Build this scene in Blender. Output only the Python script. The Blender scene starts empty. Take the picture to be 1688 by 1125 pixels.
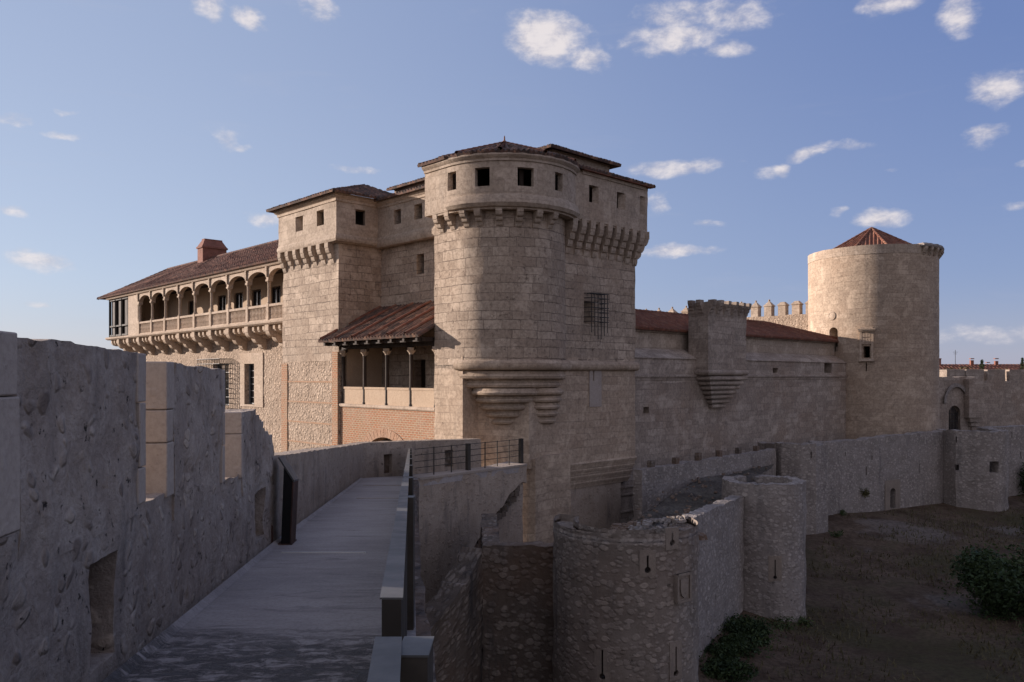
import bpy, bmesh, math, random
from mathutils import Vector, Matrix, noise as mnoise
random.seed(7)
SC = bpy.context.scene
COL = SC.collection
R = math.radians
PI = math.pi

# ------------------------------------------------------------------ objects
WORLDLOC = {}

def V3(p, z=0.0):
    return Vector((p[0], p[1], z if len(p) == 2 else p[2]))

def tag(o, label=None, cat=None, group=None, kind=None):
    if label: o['label'] = label
    if cat: o['category'] = cat
    if group: o['group'] = group
    if kind: o['kind'] = kind
    return o

def thing(name, label, cat, loc, group=None):
    o = bpy.data.objects.new(name, None)
    o.empty_display_size = 0.3
    COL.objects.link(o)
    o.location = loc
    WORLDLOC[o.name] = Vector(loc)
    return tag(o, label, cat, group)

class MB:
    """collects faces and links them as one mesh object"""
    def __init__(s):
        s.v = []; s.f = []; s.uv = []; s.mi = []
    def face(s, pts, uv=None, mi=0):
        i = len(s.v)
        s.v += [tuple(p) for p in pts]
        s.f.append(tuple(range(i, i + len(pts))))
        s.uv.append(uv if uv else [(p[0] + p[1], p[2]) for p in pts])
        s.mi.append(mi)
    def box(s, c, sx, sy, sz, rot=0.0, mi=0):
        """box centred on c in x and y, c.z the bottom"""
        ca, sa = math.cos(rot), math.sin(rot)
        def P(x, y, z): return (c[0] + x*ca - y*sa, c[1] + x*sa + y*ca, c[2] + z)
        x, y = sx/2, sy/2
        q = [(-x,-y),(x,-y),(x,y),(-x,y)]
        for i in range(4):
            a, b = q[i], q[(i+1) % 4]
            l = sx if i % 2 == 0 else sy
            s.face([P(*a,0),P(*b,0),P(*b,sz),P(*a,sz)], [(0,0),(l,0),(l,sz),(0,sz)], mi)
        s.face([P(-x,-y,sz),P(x,-y,sz),P(x,y,sz),P(-x,y,sz)], [(0,0),(sx,0),(sx,sy),(0,sy)], mi)
        s.face([P(-x,y,0),P(x,y,0),P(x,-y,0),P(-x,-y,0)], [(0,0),(sx,0),(sx,sy),(0,sy)], mi)
    def bar(s, a, b, w, h=None, mi=0):
        """square bar from a to b"""
        a = Vector(a); b = Vector(b); h = h or w
        d = (b - a).normalized()
        up = Vector((0,0,1)) if abs(d.z) < .95 else Vector((0,1,0))
        x = d.cross(up).normalized(); y = x.cross(d).normalized()
        q = [x*(-w/2)+y*(-h/2), x*(w/2)+y*(-h/2), x*(w/2)+y*(h/2), x*(-w/2)+y*(h/2)]
        L = (b-a).length
        for i in range(4):
            p, r = q[i], q[(i+1) % 4]
            s.face([a+p, a+r, b+r, b+p], [(0,0),(w,0),(w,L),(0,L)], mi)
        s.face([a+q[3],a+q[2],a+q[1],a+q[0]], None, mi); s.face([b+q[0],b+q[1],b+q[2],b+q[3]], None, mi)
    def lathe(s, c, prof, n=12, mi=0, a0=0, rot=None):
        """prof: list of (r, z)"""
        for i in range(n):
            t0 = a0 + 2*PI*i/n; t1 = a0 + 2*PI*(i+1)/n
            for (r0, z0), (r1, z1) in zip(prof[:-1], prof[1:]):
                P = lambda r, t, z: (c[0]+r*math.cos(t), c[1]+r*math.sin(t), c[2]+z)
                s.face([P(r0,t0,z0),P(r0,t1,z0),P(r1,t1,z1),P(r1,t0,z1)],
                       [(r0*t0,z0),(r0*t1,z0),(r1*t1,z1),(r1*t0,z1)], mi)
    def prism(s, poly, z0, z1, mi=0, cap=True):
        n = len(poly); u = 0
        for i in range(n):
            a, b = poly[i], poly[(i+1) % n]
            l = math.hypot(b[0]-a[0], b[1]-a[1])
            s.face([(a[0],a[1],z0),(b[0],b[1],z0),(b[0],b[1],z1),(a[0],a[1],z1)], [(u,z0),(u+l,z0),(u+l,z1),(u,z1)], mi)
            u += l
        if cap:
            s.face([(p[0],p[1],z1) for p in poly], [(p[0],p[1]) for p in poly], mi)
            s.face([(p[0],p[1],z0) for p in reversed(poly)], [(p[0],p[1]) for p in reversed(poly)], mi)
    def mesh(s, name, mats, off=Vector((0,0,0)), smooth=30, merge=2e-4):
        me = bpy.data.meshes.new(name)
        me.from_pydata([(p[0]-off.x, p[1]-off.y, p[2]-off.z) for p in s.v], [], s.f)
        uvl = me.uv_layers.new(name='UVMap')
        flat = [c for uv in s.uv for p in uv for c in (p[0], p[1])]
        uvl.data.foreach_set('uv', flat)
        me.polygons.foreach_set('material_index', s.mi)
        for m in (mats if isinstance(mats, (list, tuple)) else [mats]): me.materials.append(m)
        bm = bmesh.new(); bm.from_mesh(me)
        if merge: bmesh.ops.remove_doubles(bm, verts=bm.verts, dist=merge)
        bm.to_mesh(me); bm.free()
        if smooth:
            me.polygons.foreach_set('use_smooth', [True]*len(me.polygons))
            me.set_sharp_from_angle(angle=R(smooth))
        me.update()
        return me
    def build(s, name, mats, parent=None, label=None, smooth=30, loc=None, merge=2e-4, bevel=0):
        off = WORLDLOC[parent.name] if parent else (Vector(loc) if loc else Vector((0,0,0)))
        o = bpy.data.objects.new(name, s.mesh(name, mats, off, smooth, merge))
        COL.objects.link(o)
        if parent: o.parent = parent
        else: o.location = off
        WORLDLOC[o.name] = off.copy()
        if label: o['label'] = label
        if bevel:
            b = o.modifiers.new('Bevel', 'BEVEL'); b.width = bevel; b.segments = 2; b.limit_method = 'ANGLE'
        return o

def place(name, me, parent, loc, rz=0.0, scale=None, label=None):
    """a part sharing mesh data, placed in world coordinates"""
    o = bpy.data.objects.new(name, me)
    COL.objects.link(o)
    o.parent = parent
    o.location = Vector(loc) - WORLDLOC[parent.name]
    o.rotation_euler = (0, 0, rz)
    if scale: o.scale = scale
    WORLDLOC[o.name] = Vector(loc)
    if label: o['label'] = label
    return o

def copy_tree(o, parent=None):
    c = o.copy(); COL.objects.link(c)
    if parent: c.parent = parent
    for ch in list(o.children): copy_tree(ch, c)
    return c

# ------------------------------------------------------------------ plan paths
class Path:
    """plan polyline; outward is to the right of travel"""
    def __init__(s, pts, closed=False):
        q = [Vector((p[0], p[1])) for p in pts]
        s.p = [q[0]]
        for a in q[1:]:
            if (a - s.p[-1]).length > 1e-5: s.p.append(a)
        s.closed = closed
        if closed and (s.p[0]-s.p[-1]).length > 1e-5: s.p.append(s.p[0].copy())
        n = len(s.p)
        s.u = [0.0]
        for i in range(1, n): s.u.append(s.u[-1] + (s.p[i]-s.p[i-1]).length)
        s.L = s.u[-1]
        nr = []
        for i in range(n-1):
            d = (s.p[i+1]-s.p[i]).normalized(); nr.append(Vector((d.y, -d.x)))
        s.m = []
        for i in range(n):
            if i == 0: a, b = (nr[-1], nr[0]) if closed else (nr[0], nr[0])
            elif i == n-1: a, b = (nr[-1], nr[0]) if closed else (nr[-1], nr[-1])
            else: a, b = nr[i-1], nr[i]
            k = (a+b)
            if k.length < 1e-4: k = a.copy()
            k.normalize()
            s.m.append(k / max(.45, k.dot(a)))
        s.nr = nr
    def seg(s, u):
        for i in range(len(s.u)-2):
            if u <= s.u[i+1]: return i
        return len(s.u)-2
    def at(s, u, d=0.0):
        i = s.seg(u)
        t = (u - s.u[i]) / max(1e-9, s.u[i+1]-s.u[i])
        a = s.p[i] + s.m[i]*d; b = s.p[i+1] + s.m[i+1]*d
        return a.lerp(b, t)
    def normal(s, u): return s.nr[s.seg(u)]
    def offset(s, d): return Path([p + m*d for p, m in zip(s.p, s.m)], False)

def arc(c, r, a0, a1, n=24):
    return [(c[0]+r*math.cos(R(a0+(a1-a0)*i/n)), c[1]+r*math.sin(R(a0+(a1-a0)*i/n))) for i in range(n+1)]

def fb(x, y, z=0.0, oct=3):
    s = 0; a = 1; f = 1
    for _ in range(oct):
        s += a*mnoise.noise(Vector((x*f, y*f, z*f))); a *= .5; f *= 2
    return s

def shell(mb, path, z0, z1, t, holes=(), du=2.0, dz=3.0, top=None, jit=0.0, jf=1.2, seed=0.0,
          cap=True, ends=True, back=True, mi=0, mi_rev=None, uo=0.0):
    """wall of thickness t along a path with real openings.
    holes: (ua, ub, za, zb[, arch rise])"""
    mr = mi if mi_rev is None else mi_rev
    us = set(path.u); zs = {z0, z1}
    for h in holes:
        us |= {h[0], h[1]}; zs |= {h[2], h[3]}
    def fill(ss, step):
        ss = sorted(ss); out = [ss[0]]
        for x in ss[1:]:
            if x - out[-1] < 1e-4: continue
            k = max(1, math.ceil((x-out[-1])/step - 1e-6)); a = out[-1]
            out += [a + (x-a)*j/k for j in range(1, k+1)]
        return out
    us = fill(us, du); zs = fill(zs, dz)
    cache = {}; zf = max([h[3] for h in holes], default=z0)
    def P(u, z, side):
        k = (round(u, 5), round(z, 5), side)
        if k in cache: return cache[k]
        zz = z
        if top and z > zf: zz = zf + (z-zf)*(1 + top(u)/(z1-zf))
        d = 0.0
        if side: d = -t
        if jit: d += jit*fb(u*jf+seed, zz*jf, seed*3.1 + side*9, 4)
        q = path.at(u, d)
        cache[k] = (q.x, q.y, zz)
        return cache[k]
    def inh(u, z):
        for h in holes:
            if h[0] < u < h[1] and h[2] < z < h[3]: return True
        return False
    for i in range(len(us)-1):
        for j in range(len(zs)-1):
            ua, ub, za, zb = us[i], us[i+1], zs[j], zs[j+1]
            if inh((ua+ub)/2, (za+zb)/2): continue
            mb.face([P(ua,za,0),P(ub,za,0),P(ub,zb,0),P(ua,zb,0)], [(ua+uo,za),(ub+uo,za),(ub+uo,zb),(ua+uo,zb)], mi)
            if back:
                mb.face([P(ub,za,1),P(ua,za,1),P(ua,zb,1),P(ub,zb,1)], [(ub+uo,za),(ua+uo,za),(ua+uo,zb),(ub+uo,zb)], mi)
    if cap:
        for i in range(len(us)-1):
            ua, ub = us[i], us[i+1]
            if not inh((ua+ub)/2, z1-1e-4):
                mb.face([P(ua,z1,0),P(ub,z1,0),P(ub,z1,1),P(ua,z1,1)], [(ua+uo,z1),(ub+uo,z1),(ub+uo,z1+t),(ua+uo,z1+t)], mi)
            if not inh((ua+ub)/2, z0+1e-4):
                mb.face([P(ub,z0,0),P(ua,z0,0),P(ua,z0,1),P(ub,z0,1)], [(ub,z0),(ua,z0),(ua,z0-t),(ub,z0-t)], mi)
    if ends and not path.closed:
        for j in range(len(zs)-1):
            za, zb = zs[j], zs[j+1]; a = us[0]; b = us[-1]
            mb.face([P(a,za,1),P(a,za,0),P(a,zb,0),P(a,zb,1)], [(-t,za),(0,za),(0,zb),(-t,zb)], mi)
            mb.face([P(b,za,0),P(b,za,1),P(b,zb,1),P(b,zb,0)], [(0,za),(t,za),(t,zb),(0,zb)], mi)
    for h in holes:
        ua, ub, za, zb = h[:4]; rise = h[4] if len(h) > 4 else 0
        hz = [z for z in zs if za-1e-6 <= z <= zb+1e-6]; hu = [u for u in us if ua-1e-6 <= u <= ub+1e-6]
        zl = zb - rise
        for a, b in zip(hz[:-1], hz[1:]):
            if a >= zl - 1e-6 and rise: continue
            bb = min(b, zl) if rise else b
            mb.face([P(ua,a,0),P(ua,a,1),P(ua,bb,1),P(ua,bb,0)], [(0,a),(t,a),(t,bb),(0,bb)], mr)
            mb.face([P(ub,a,1),P(ub,a,0),P(ub,bb,0),P(ub,bb,1)], [(t,a),(0,a),(0,bb),(t,bb)], mr)
        for a, b in zip(hu[:-1], hu[1:]):
            if za > z0 + 1e-5:
                mb.face([P(a,za,0),P(b,za,0),P(b,za,1),P(a,za,1)], [(a,0),(b,0),(b,t),(a,t)], mr)
            if not rise and zb < z1-1e-5:
                mb.face([P(b,zb,0),P(a,zb,0),P(a,zb,1),P(b,zb,1)], [(b,0),(a,0),(a,t),(b,t)], mr)
        if rise:
            n = 12; um = (ua+ub)/2; hw = (ub-ua)/2
            zc = lambda u: zl + rise*math.sqrt(max(0, 1-((u-um)/hw)**2))
            for k in range(n):
                a = um - hw*math.cos(PI*k/n); b = um - hw*math.cos(PI*(k+1)/n)
                ca, cb = zc(a), zc(b)
                mb.face([P(a,ca,0),P(b,cb,0),P(b,zb,0),P(a,zb,0)], [(a+uo,ca),(b+uo,cb),(b+uo,zb),(a+uo,zb)], mi)
                if back: mb.face([P(b,cb,1),P(a,ca,1),P(a,zb,1),P(b,zb,1)], [(b+uo,cb),(a+uo,ca),(a+uo,zb),(b+uo,zb)], mi)
                mb.face([P(b,cb,0),P(a,ca,0),P(a,ca,1),P(b,cb,1)], [(b,0),(a,0),(a,t),(b,t)], mr)

def sweep(mb, path, prof, ends=True, mi=0, du=3.0, jit=0.0):
    """closed profile [(d, z)] swept along a path"""
    n = len(prof); us = []
    for a, b in zip(path.u[:-1], path.u[1:]):
        k = max(1, math.ceil((b-a)/du)); us += [a+(b-a)*j/k for j in range(k)]
    us.append(path.L)
    pl = [0]
    for i in range(n):
        a, b = prof[i], prof[(i+1) % n]; pl.append(pl[-1]+math.hypot(b[0]-a[0], b[1]-a[1]))
    def P(u, k):
        d, z = prof[k % n]
        j = jit*fb(u*1.7, d*3, z*3, 3) if jit else 0
        q = path.at(u, d+j); return (q.x, q.y, z+j*.6)
    for ua, ub in zip(us[:-1], us[1:]):
        for k in range(n):
            mb.face([P(ua,k),P(ua,k+1),P(ub,k+1),P(ub,k)], [(ua,pl[k]),(ua,pl[k+1]),(ub,pl[k+1]),(ub,pl[k])], mi)
    if ends and not path.closed:
        mb.face([P(0,k) for k in reversed(range(n))], [prof[k] for k in reversed(range(n))], mi)
        mb.face([P(path.L,k) for k in range(n)], [prof[k] for k in range(n)], mi)

def roof_patch(mb, p00, p10, p11, p01, per=.26, amp=.05, under=.09, step=.36, sag=.03, seed=0.0, mi=0):
    """tiled slope: p00-p10 the eave, p01-p11 the upper edge; real barrel ridges"""
    p00, p10, p11, p01 = map(Vector, (p00, p10, p11, p01))
    e = (p10-p00).normalized()
    nrm = (p10-p00).cross(p01-p00)
    if nrm.length < 1e-6: nrm = (p10-p00).cross(p11-p00)
    nrm.normalize()
    if nrm.z < 0: nrm = -nrm
    s = nrm.cross(e); 
    if s.z < 0: s = -s
    W = max((p10-p00).length, (p11-p01).length); H = max((p01-p00).length, (p11-p10).length)
    nu = max(2, min(1100, int(round(W/(per/6))))); nv = max(1, int(H/(step/2)))
    g = []
    for j in range(nv+1):
        row = []
        for i in range(nu+1):
            t = i/nu; w = j/nv
            p = p00.lerp(p10, t).lerp(p01.lerp(p11, t), w)
            uu = (p-p00).dot(e); vv = (p-p00).dot(s)
            k = math.floor(uu/per)
            xx = ((uu/per) % 1.0 - .5)*3.2; o = amp*1.5*(math.sqrt(1-xx*xx) if abs(xx) < 1 else 0) + .022*(1-((vv/step + .37*(k % 3)) % 1.0))
            o += sag*fb(uu*.5+seed, vv*.5, seed, 2) + .012*mnoise.noise(Vector((k*7.3, math.floor(vv/step)*3.1, seed)))
            row.append((p+nrm*o, (uu+seed*13, vv)))
        g.append(row)
    for j in range(nv):
        for i in range(nu):
            a, b, c, d = g[j][i], g[j][i+1], g[j+1][i+1], g[j+1][i]
            mb.face([a[0],b[0],c[0],d[0]], [a[1],b[1],c[1],d[1]], mi)
    dn = nrm*(-under)
    for i in range(nu):
        a, b = g[0][i], g[0][i+1]
        la, lb = p00.lerp(p10, i/nu)+dn, p00.lerp(p10, (i+1)/nu)+dn
        mb.face([la, lb, b[0], a[0]], [(a[1][0],-.1),(b[1][0],-.1),b[1],a[1]], mi)
        a, b = g[nv][i], g[nv][i+1]
        la, lb = p01.lerp(p11, i/nu)+dn, p01.lerp(p11, (i+1)/nu)+dn
        mb.face([lb, la, a[0], b[0]], [b[1],a[1],a[1],b[1]], mi)
    for j in range(nv):
        a, b = g[j][0], g[j+1][0]
        la, lb = p00.lerp(p01, j/nv)+dn, p00.lerp(p01, (j+1)/nv)+dn
        mb.face([lb, la, a[0], b[0]], [b[1],a[1],a[1],b[1]], mi)
        a, b = g[j][nu], g[j+1][nu]
        la, lb = p10.lerp(p11, j/nv)+dn, p10.lerp(p11, (j+1)/nv)+dn
        mb.face([la, lb, b[0], a[0]], [a[1],b[1],b[1],a[1]], mi)
    mb.face([p01+dn, p11+dn, p10+dn, p00+dn], [(0,0)]*4, mi)

def ridge(mb, a, b, r=.13, n=None):
    """row of overlapping ridge tiles"""
    a = Vector(a); b = Vector(b); L = (b-a).length; n = n or max(1, int(L/.42))
    d = (b-a).normalized(); x = d.cross(Vector((0,0,1))).normalized(); y = x.cross(d).normalized()
    for k in range(n):
        p = a + d*(L*k/n); q = a + d*(L*(k+1)/n + .04)
        for i in range(6):
            t0 = PI*i/6; t1 = PI*(i+1)/6
            f = lambda c, rr, t: c + x*(math.cos(t)*rr) + y*(math.sin(t)*rr - .03)
            mb.face([f(p,r*1.1,t0),f(q,r*.9,t0),f(q,r*.9,t1),f(p,r*1.1,t1)], [(t0*.1+k*3.1,0),(t0*.1+k*3.1,.3),(t1*.1+k*3.1,.3),(t1*.1+k*3.1,0)])

from mathutils.geometry import tessellate_polygon
def keyhole_plate(mb, path, u, z0, z1, w, r, pw, lo, hi, d=.03, t=.07):
    """dressed block round a slit with a round eye at its foot (z0 = centre of the eye)"""
    ou = [(u-pw,z0-lo),(u-pw/2,z0-lo),(u,z0-lo),(u+pw/2,z0-lo),(u+pw,z0-lo),(u+pw,z1+hi),(u+pw/2,z1+hi),(u,z1+hi),(u-pw/2,z1+hi),(u-pw,z1+hi)]
    if r > w/2:
        a0 = math.asin(w/2/r)
        ho = [(u+r*math.sin(a0+(2*PI-2*a0)*k/14), z0+r*math.cos(a0+(2*PI-2*a0)*k/14)) for k in range(15)] + [(u-w/2,z1),(u+w/2,z1)]
    else: ho = [(u+w/2,z0),(u-w/2,z0),(u-w/2,z1),(u+w/2,z1)]
    al = ou + ho
    F = [V3(path.at(x, d), z) for x, z in al]; B = [V3(path.at(x, d-t), z) for x, z in al]
    for tri in tessellate_polygon([[Vector((x,z,0)) for x, z in ou], [Vector((x,z,0)) for x, z in ho]]):
        mb.face([F[i] for i in tri], [al[i] for i in tri])
    n = len(ou)
    for i in range(n): mb.face([B[i],B[(i+1)%n],F[(i+1)%n],F[i]])
    m = len(ho)
    for i in range(m):
        p, q = n+i, n+(i+1)%m; mb.face([F[p],F[q],B[q],B[p]])

def corbel_mesh(name, m, proj, h, w, lobes=3, head=.28):
    """stepped corbel, x outward, top at z=0, wall at x=0"""
    prof = [(0,0),(proj,0)]
    z = -head*h; prof += [(proj, z)]
    step = (h*(1-head))/lobes
    for i in range(lobes):
        x1 = proj*(1 - i/lobes) - .03; x0 = proj*(1-(i+1)/lobes)
        prof.append((x1, z))
        for k in range(1, 5):
            t = PI/2*k/4
            prof.append((x0 + (x1-x0)*math.cos(t), z - step*math.sin(t)))
        z -= step
    prof[-1] = (0.0, prof[-1][1])
    mb = MB(); y = w/2; n = len(prof)
    for i in range(n):
        a, b = prof[i], prof[(i+1) % n]
        mb.face([(a[0],-y,a[1]),(a[0],y,a[1]),(b[0],y,b[1]),(b[0],-y,b[1])], [(-y,a[0]+a[1]),(y,a[0]+a[1]),(y,b[0]+b[1]),(-y,b[0]+b[1])])
    for sgn in (-1, 1):
        for i in range(2, n-1):
            tri = [(0,sgn*y,0), (prof[i][0],sgn*y,prof[i][1]), (prof[i+1][0],sgn*y,prof[i+1][1])]
            if i == 2: mb.face([(0,sgn*y,0),(prof[1][0],sgn*y,prof[1][1]),(prof[2][0],sgn*y,prof[2][1])][::sgn])
            mb.face(tri[::sgn])
    # slight wear
    mb.v = [(p[0]+.02*mnoise.noise(Vector(p)*5), p[1]+.012*mnoise.noise(Vector(p)*5+Vector((9,0,0))), p[2]+.012*mnoise.noise(Vector(p)*5+Vector((0,9,0)))) for p in mb.v]
    return mb.mesh(name, m)
# ------------------------------------------------------------------ materials
class NT:
    def __init__(s, tree):
        s.t = tree; s.l = tree.links
    def put(s, inp, val):
        if hasattr(val, 'links') or isinstance(val, bpy.types.NodeSocket): s.l.new(val, inp)
        else:
            if isinstance(val, (tuple, list)) and len(val) == 3 and inp.type == 'RGBA': val = (*val, 1)
            inp.default_value = val
    def n(s, typ, **kw):
        nd = s.t.nodes.new(typ)
        for k, v in kw.items(): setattr(nd, k, v)
        return nd
    def math(s, op, a, b=0.0, c=0.0, clamp=False):
        nd = s.n('ShaderNodeMath', operation=op, use_clamp=clamp)
        s.put(nd.inputs[0], a); s.put(nd.inputs[1], b); s.put(nd.inputs[2], c)
        return nd.outputs[0]
    def vmath(s, op, a, b=(0,0,0)):
        nd = s.n('ShaderNodeVectorMath', operation=op)
        s.put(nd.inputs[0], a)
        if op == 'SCALE': s.put(nd.inputs[3], b)
        else: s.put(nd.inputs[1], b)
        return nd.outputs[0]
    def mix(s, f, a, b, blend='MIX'):
        nd = s.n('ShaderNodeMix', data_type='RGBA', blend_type=blend)
        s.put(nd.inputs[0], f); s.put(nd.inputs[6], a); s.put(nd.inputs[7], b)
        return nd.outputs[2]
    def rng(s, v, a, b, c=0.0, d=1.0, smooth=True):
        nd = s.n('ShaderNodeMapRange', interpolation_type='SMOOTHSTEP' if smooth else 'LINEAR')
        s.put(nd.inputs[0], v)
        for i, x in enumerate((a, b, c, d)): s.put(nd.inputs[i+1], x)
        return nd.outputs[0]
    def noise(s, v, scale, detail=4.0, rough=.55, dist=0.0):
        nd = s.n('ShaderNodeTexNoise')
        s.put(nd.inputs['Vector'], v); nd.inputs['Scale'].default_value = scale
        nd.inputs['Detail'].default_value = detail; nd.inputs['Roughness'].default_value = rough
        nd.inputs['Distortion'].default_value = dist
        return nd.outputs[0]
    def voro(s, v, scale, feature='F1', out=0, rnd=1.0):
        nd = s.n('ShaderNodeTexVoronoi', feature=feature)
        s.put(nd.inputs['Vector'], v); nd.inputs['Scale'].default_value = scale; nd.inputs['Randomness'].default_value = rnd
        return nd.outputs[out]
    def scale(s, v, xyz):
        nd = s.n('ShaderNodeMapping'); s.put(nd.inputs[0], v); nd.inputs[3].default_value = xyz
        return nd.outputs[0]
    def uv(s): return s.n('ShaderNodeUVMap', uv_map='UVMap').outputs[0]
    def pos(s): return s.n('ShaderNodeNewGeometry').outputs['Position']

def newmat(name):
    m = bpy.data.materials.new(name); m.use_nodes = True
    t = m.node_tree; t.nodes.clear()
    N = NT(t)
    out = N.n('ShaderNodeOutputMaterial'); b = N.n('ShaderNodeBsdfPrincipled')
    N.l.new(b.outputs[0], out.inputs[0])
    return m, N, b

def finish(N, b, col, rough=.92, height=None, dist=.03, strength=.7, spec=.25, metal=0.0):
    N.put(b.inputs['Base Color'], col); N.put(b.inputs['Roughness'], rough)
    b.inputs['Specular IOR Level'].default_value = spec; N.put(b.inputs['Metallic'], metal)
    if height is not None:
        bp = N.n('ShaderNodeBump'); bp.inputs['Strength'].default_value = strength; bp.inputs['Distance'].default_value = dist
        N.put(bp.inputs['Height'], height); N.l.new(bp.outputs[0], b.inputs['Normal'])

WARM = (1.06, .995, .915)
RWARM = (1.14, 1.12, 1.1)
def wm(c): return tuple(x*k for x, k in zip(c, WARM))
def ashlar(name, ca, cb, cm, bw=.95, bh=.43, mortar=.013, stain=.5, stain_col=(.12,.105,.095), pit=.5, bump=.7, warm=.3, joint=.72):
    ca, cb, cm = wm(ca), wm(cb), wm(cm)
    m, N, b = newmat(name)
    uv = N.uv(); P = N.pos()
    nd = N.n('ShaderNodeTexNoise'); N.put(nd.inputs['Vector'], uv); nd.inputs['Scale'].default_value = 1.6; nd.inputs['Detail'].default_value = 3
    wob = N.vmath('SCALE', N.vmath('SUBTRACT', nd.outputs[1], (.5,.5,.5)), .10)
    nd2 = N.n('ShaderNodeTexNoise'); N.put(nd2.inputs['Vector'], uv); nd2.inputs['Scale'].default_value = 9; nd2.inputs['Detail'].default_value = 2
    wob2 = N.vmath('SCALE', N.vmath('SUBTRACT', nd2.outputs[1], (.5,.5,.5)), .036)
    v = N.vmath('ADD', N.vmath('ADD', uv, wob), wob2)
    # block length differs from course to course
    s0 = N.n('ShaderNodeSeparateXYZ'); N.put(s0.inputs[0], v)
    cv0 = N.n('ShaderNodeCombineXYZ'); N.put(cv0.inputs[1], s0.outputs[1]); N.put(cv0.inputs[0], N.math('MULTIPLY', s0.outputs[0], .05))
    yy = N.math('ADD', s0.outputs[1], N.math('MULTIPLY', N.math('SUBTRACT', N.noise(cv0.outputs[0], 1.1, 2, .5), .5), .55))
    cq = N.n('ShaderNodeCombineXYZ'); N.put(cq.inputs[0], s0.outputs[0]); N.put(cq.inputs[1], yy)
    sp = N.n('ShaderNodeSeparateXYZ'); N.put(sp.inputs[0], cq.outputs[0])
    row = N.math('FLOOR', N.math('DIVIDE', sp.outputs[1], bh))
    wn = N.n('ShaderNodeTexWhiteNoise', noise_dimensions='1D'); N.put(wn.inputs['W'], row)
    xx = N.math('ADD', N.math('MULTIPLY', sp.outputs[0], N.math('ADD', .72, N.math('MULTIPLY', wn.outputs[0], .6))), N.math('MULTIPLY', wn.outputs[0], 7.3))
    cb_ = N.n('ShaderNodeCombineXYZ'); N.put(cb_.inputs[0], xx); N.put(cb_.inputs[1], sp.outputs[1])
    br = N.n('ShaderNodeTexBrick'); N.put(br.inputs['Vector'], cb_.outputs[0])
    br.inputs['Scale'].default_value = 1; br.inputs['Mortar Size'].default_value = mortar; br.inputs['Mortar Smooth'].default_value = .35
    br.inputs['Brick Width'].default_value = bw; br.inputs['Row Height'].default_value = bh; br.inputs['Bias'].default_value = -.05
    br.inputs['Color1'].default_value = (0,0,0,1); br.inputs['Color2'].default_value = (1,1,1,1); br.inputs['Mortar'].default_value = (.5,.5,.5,1)
    blk = N.math('ADD', br.outputs[0], 0.0)
    big = N.noise(P, .22, 5, .6); mid = N.noise(P, 1.1, 5, .65); fine = N.noise(P, 7, 6, .7)
    c = N.mix(N.rng(N.math('ADD', N.math('MULTIPLY', blk, .55), N.math('MULTIPLY', mid, .55)), .2, .9), ca, cb)
    c = N.mix(N.math('MULTIPLY', N.rng(big, .42, .72), warm), c, (ca[0]*1.06, ca[1]*.88, ca[2]*.74))
    st = N.noise(N.scale(P, (1.6,1.6,.28)), .9, 6, .7)
    c = N.mix(N.math('MULTIPLY', N.rng(N.math('ADD', N.math('MULTIPLY', st, .6), N.math('MULTIPLY', mid, .4)), .5, .74), stain), c, stain_col)
    # whole patches of newer, paler or greyer blocks
    c = N.mix(N.math('MULTIPLY', N.rng(N.math('MULTIPLY', blk, N.noise(P, .5, 2, .5)), .36, .5), .45), c, (cb[0]*1.12, cb[1]*1.12, cb[2]*1.14))
    c = N.mix(N.rng(fine, .36, .68, 0, .6), c, (ca[0]*.5, ca[1]*.475, ca[2]*.46))
    c = N.mix(N.math('MULTIPLY', N.rng(N.noise(P, .8, 8, .7, .4), .52, .64), .6), c, (cb[0]*1.15, cb[1]*1.15, cb[2]*1.15))
    pits = N.rng(N.noise(P, 4.2, 8, .78), .565, .68)
    c = N.mix(N.math('MULTIPLY', pits, pit), c, (ca[0]*.33, ca[1]*.3, ca[2]*.28))
    mj = N.math('MULTIPLY', br.outputs[1], N.rng(N.noise(P, .9, 5, .65), .36, .58, .22, 1))
    c = N.mix(N.math('MULTIPLY', mj, joint), c, cm)
    h = N.math('SUBTRACT', N.math('ADD', N.math('MULTIPLY', fine, .5), N.math('MULTIPLY', blk, .35)), N.math('ADD', N.math('MULTIPLY', mj, .9), N.math('MULTIPLY', pits, .8)))
    finish(N, b, c, .93, h, .045, bump, .15)
    return m

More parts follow.
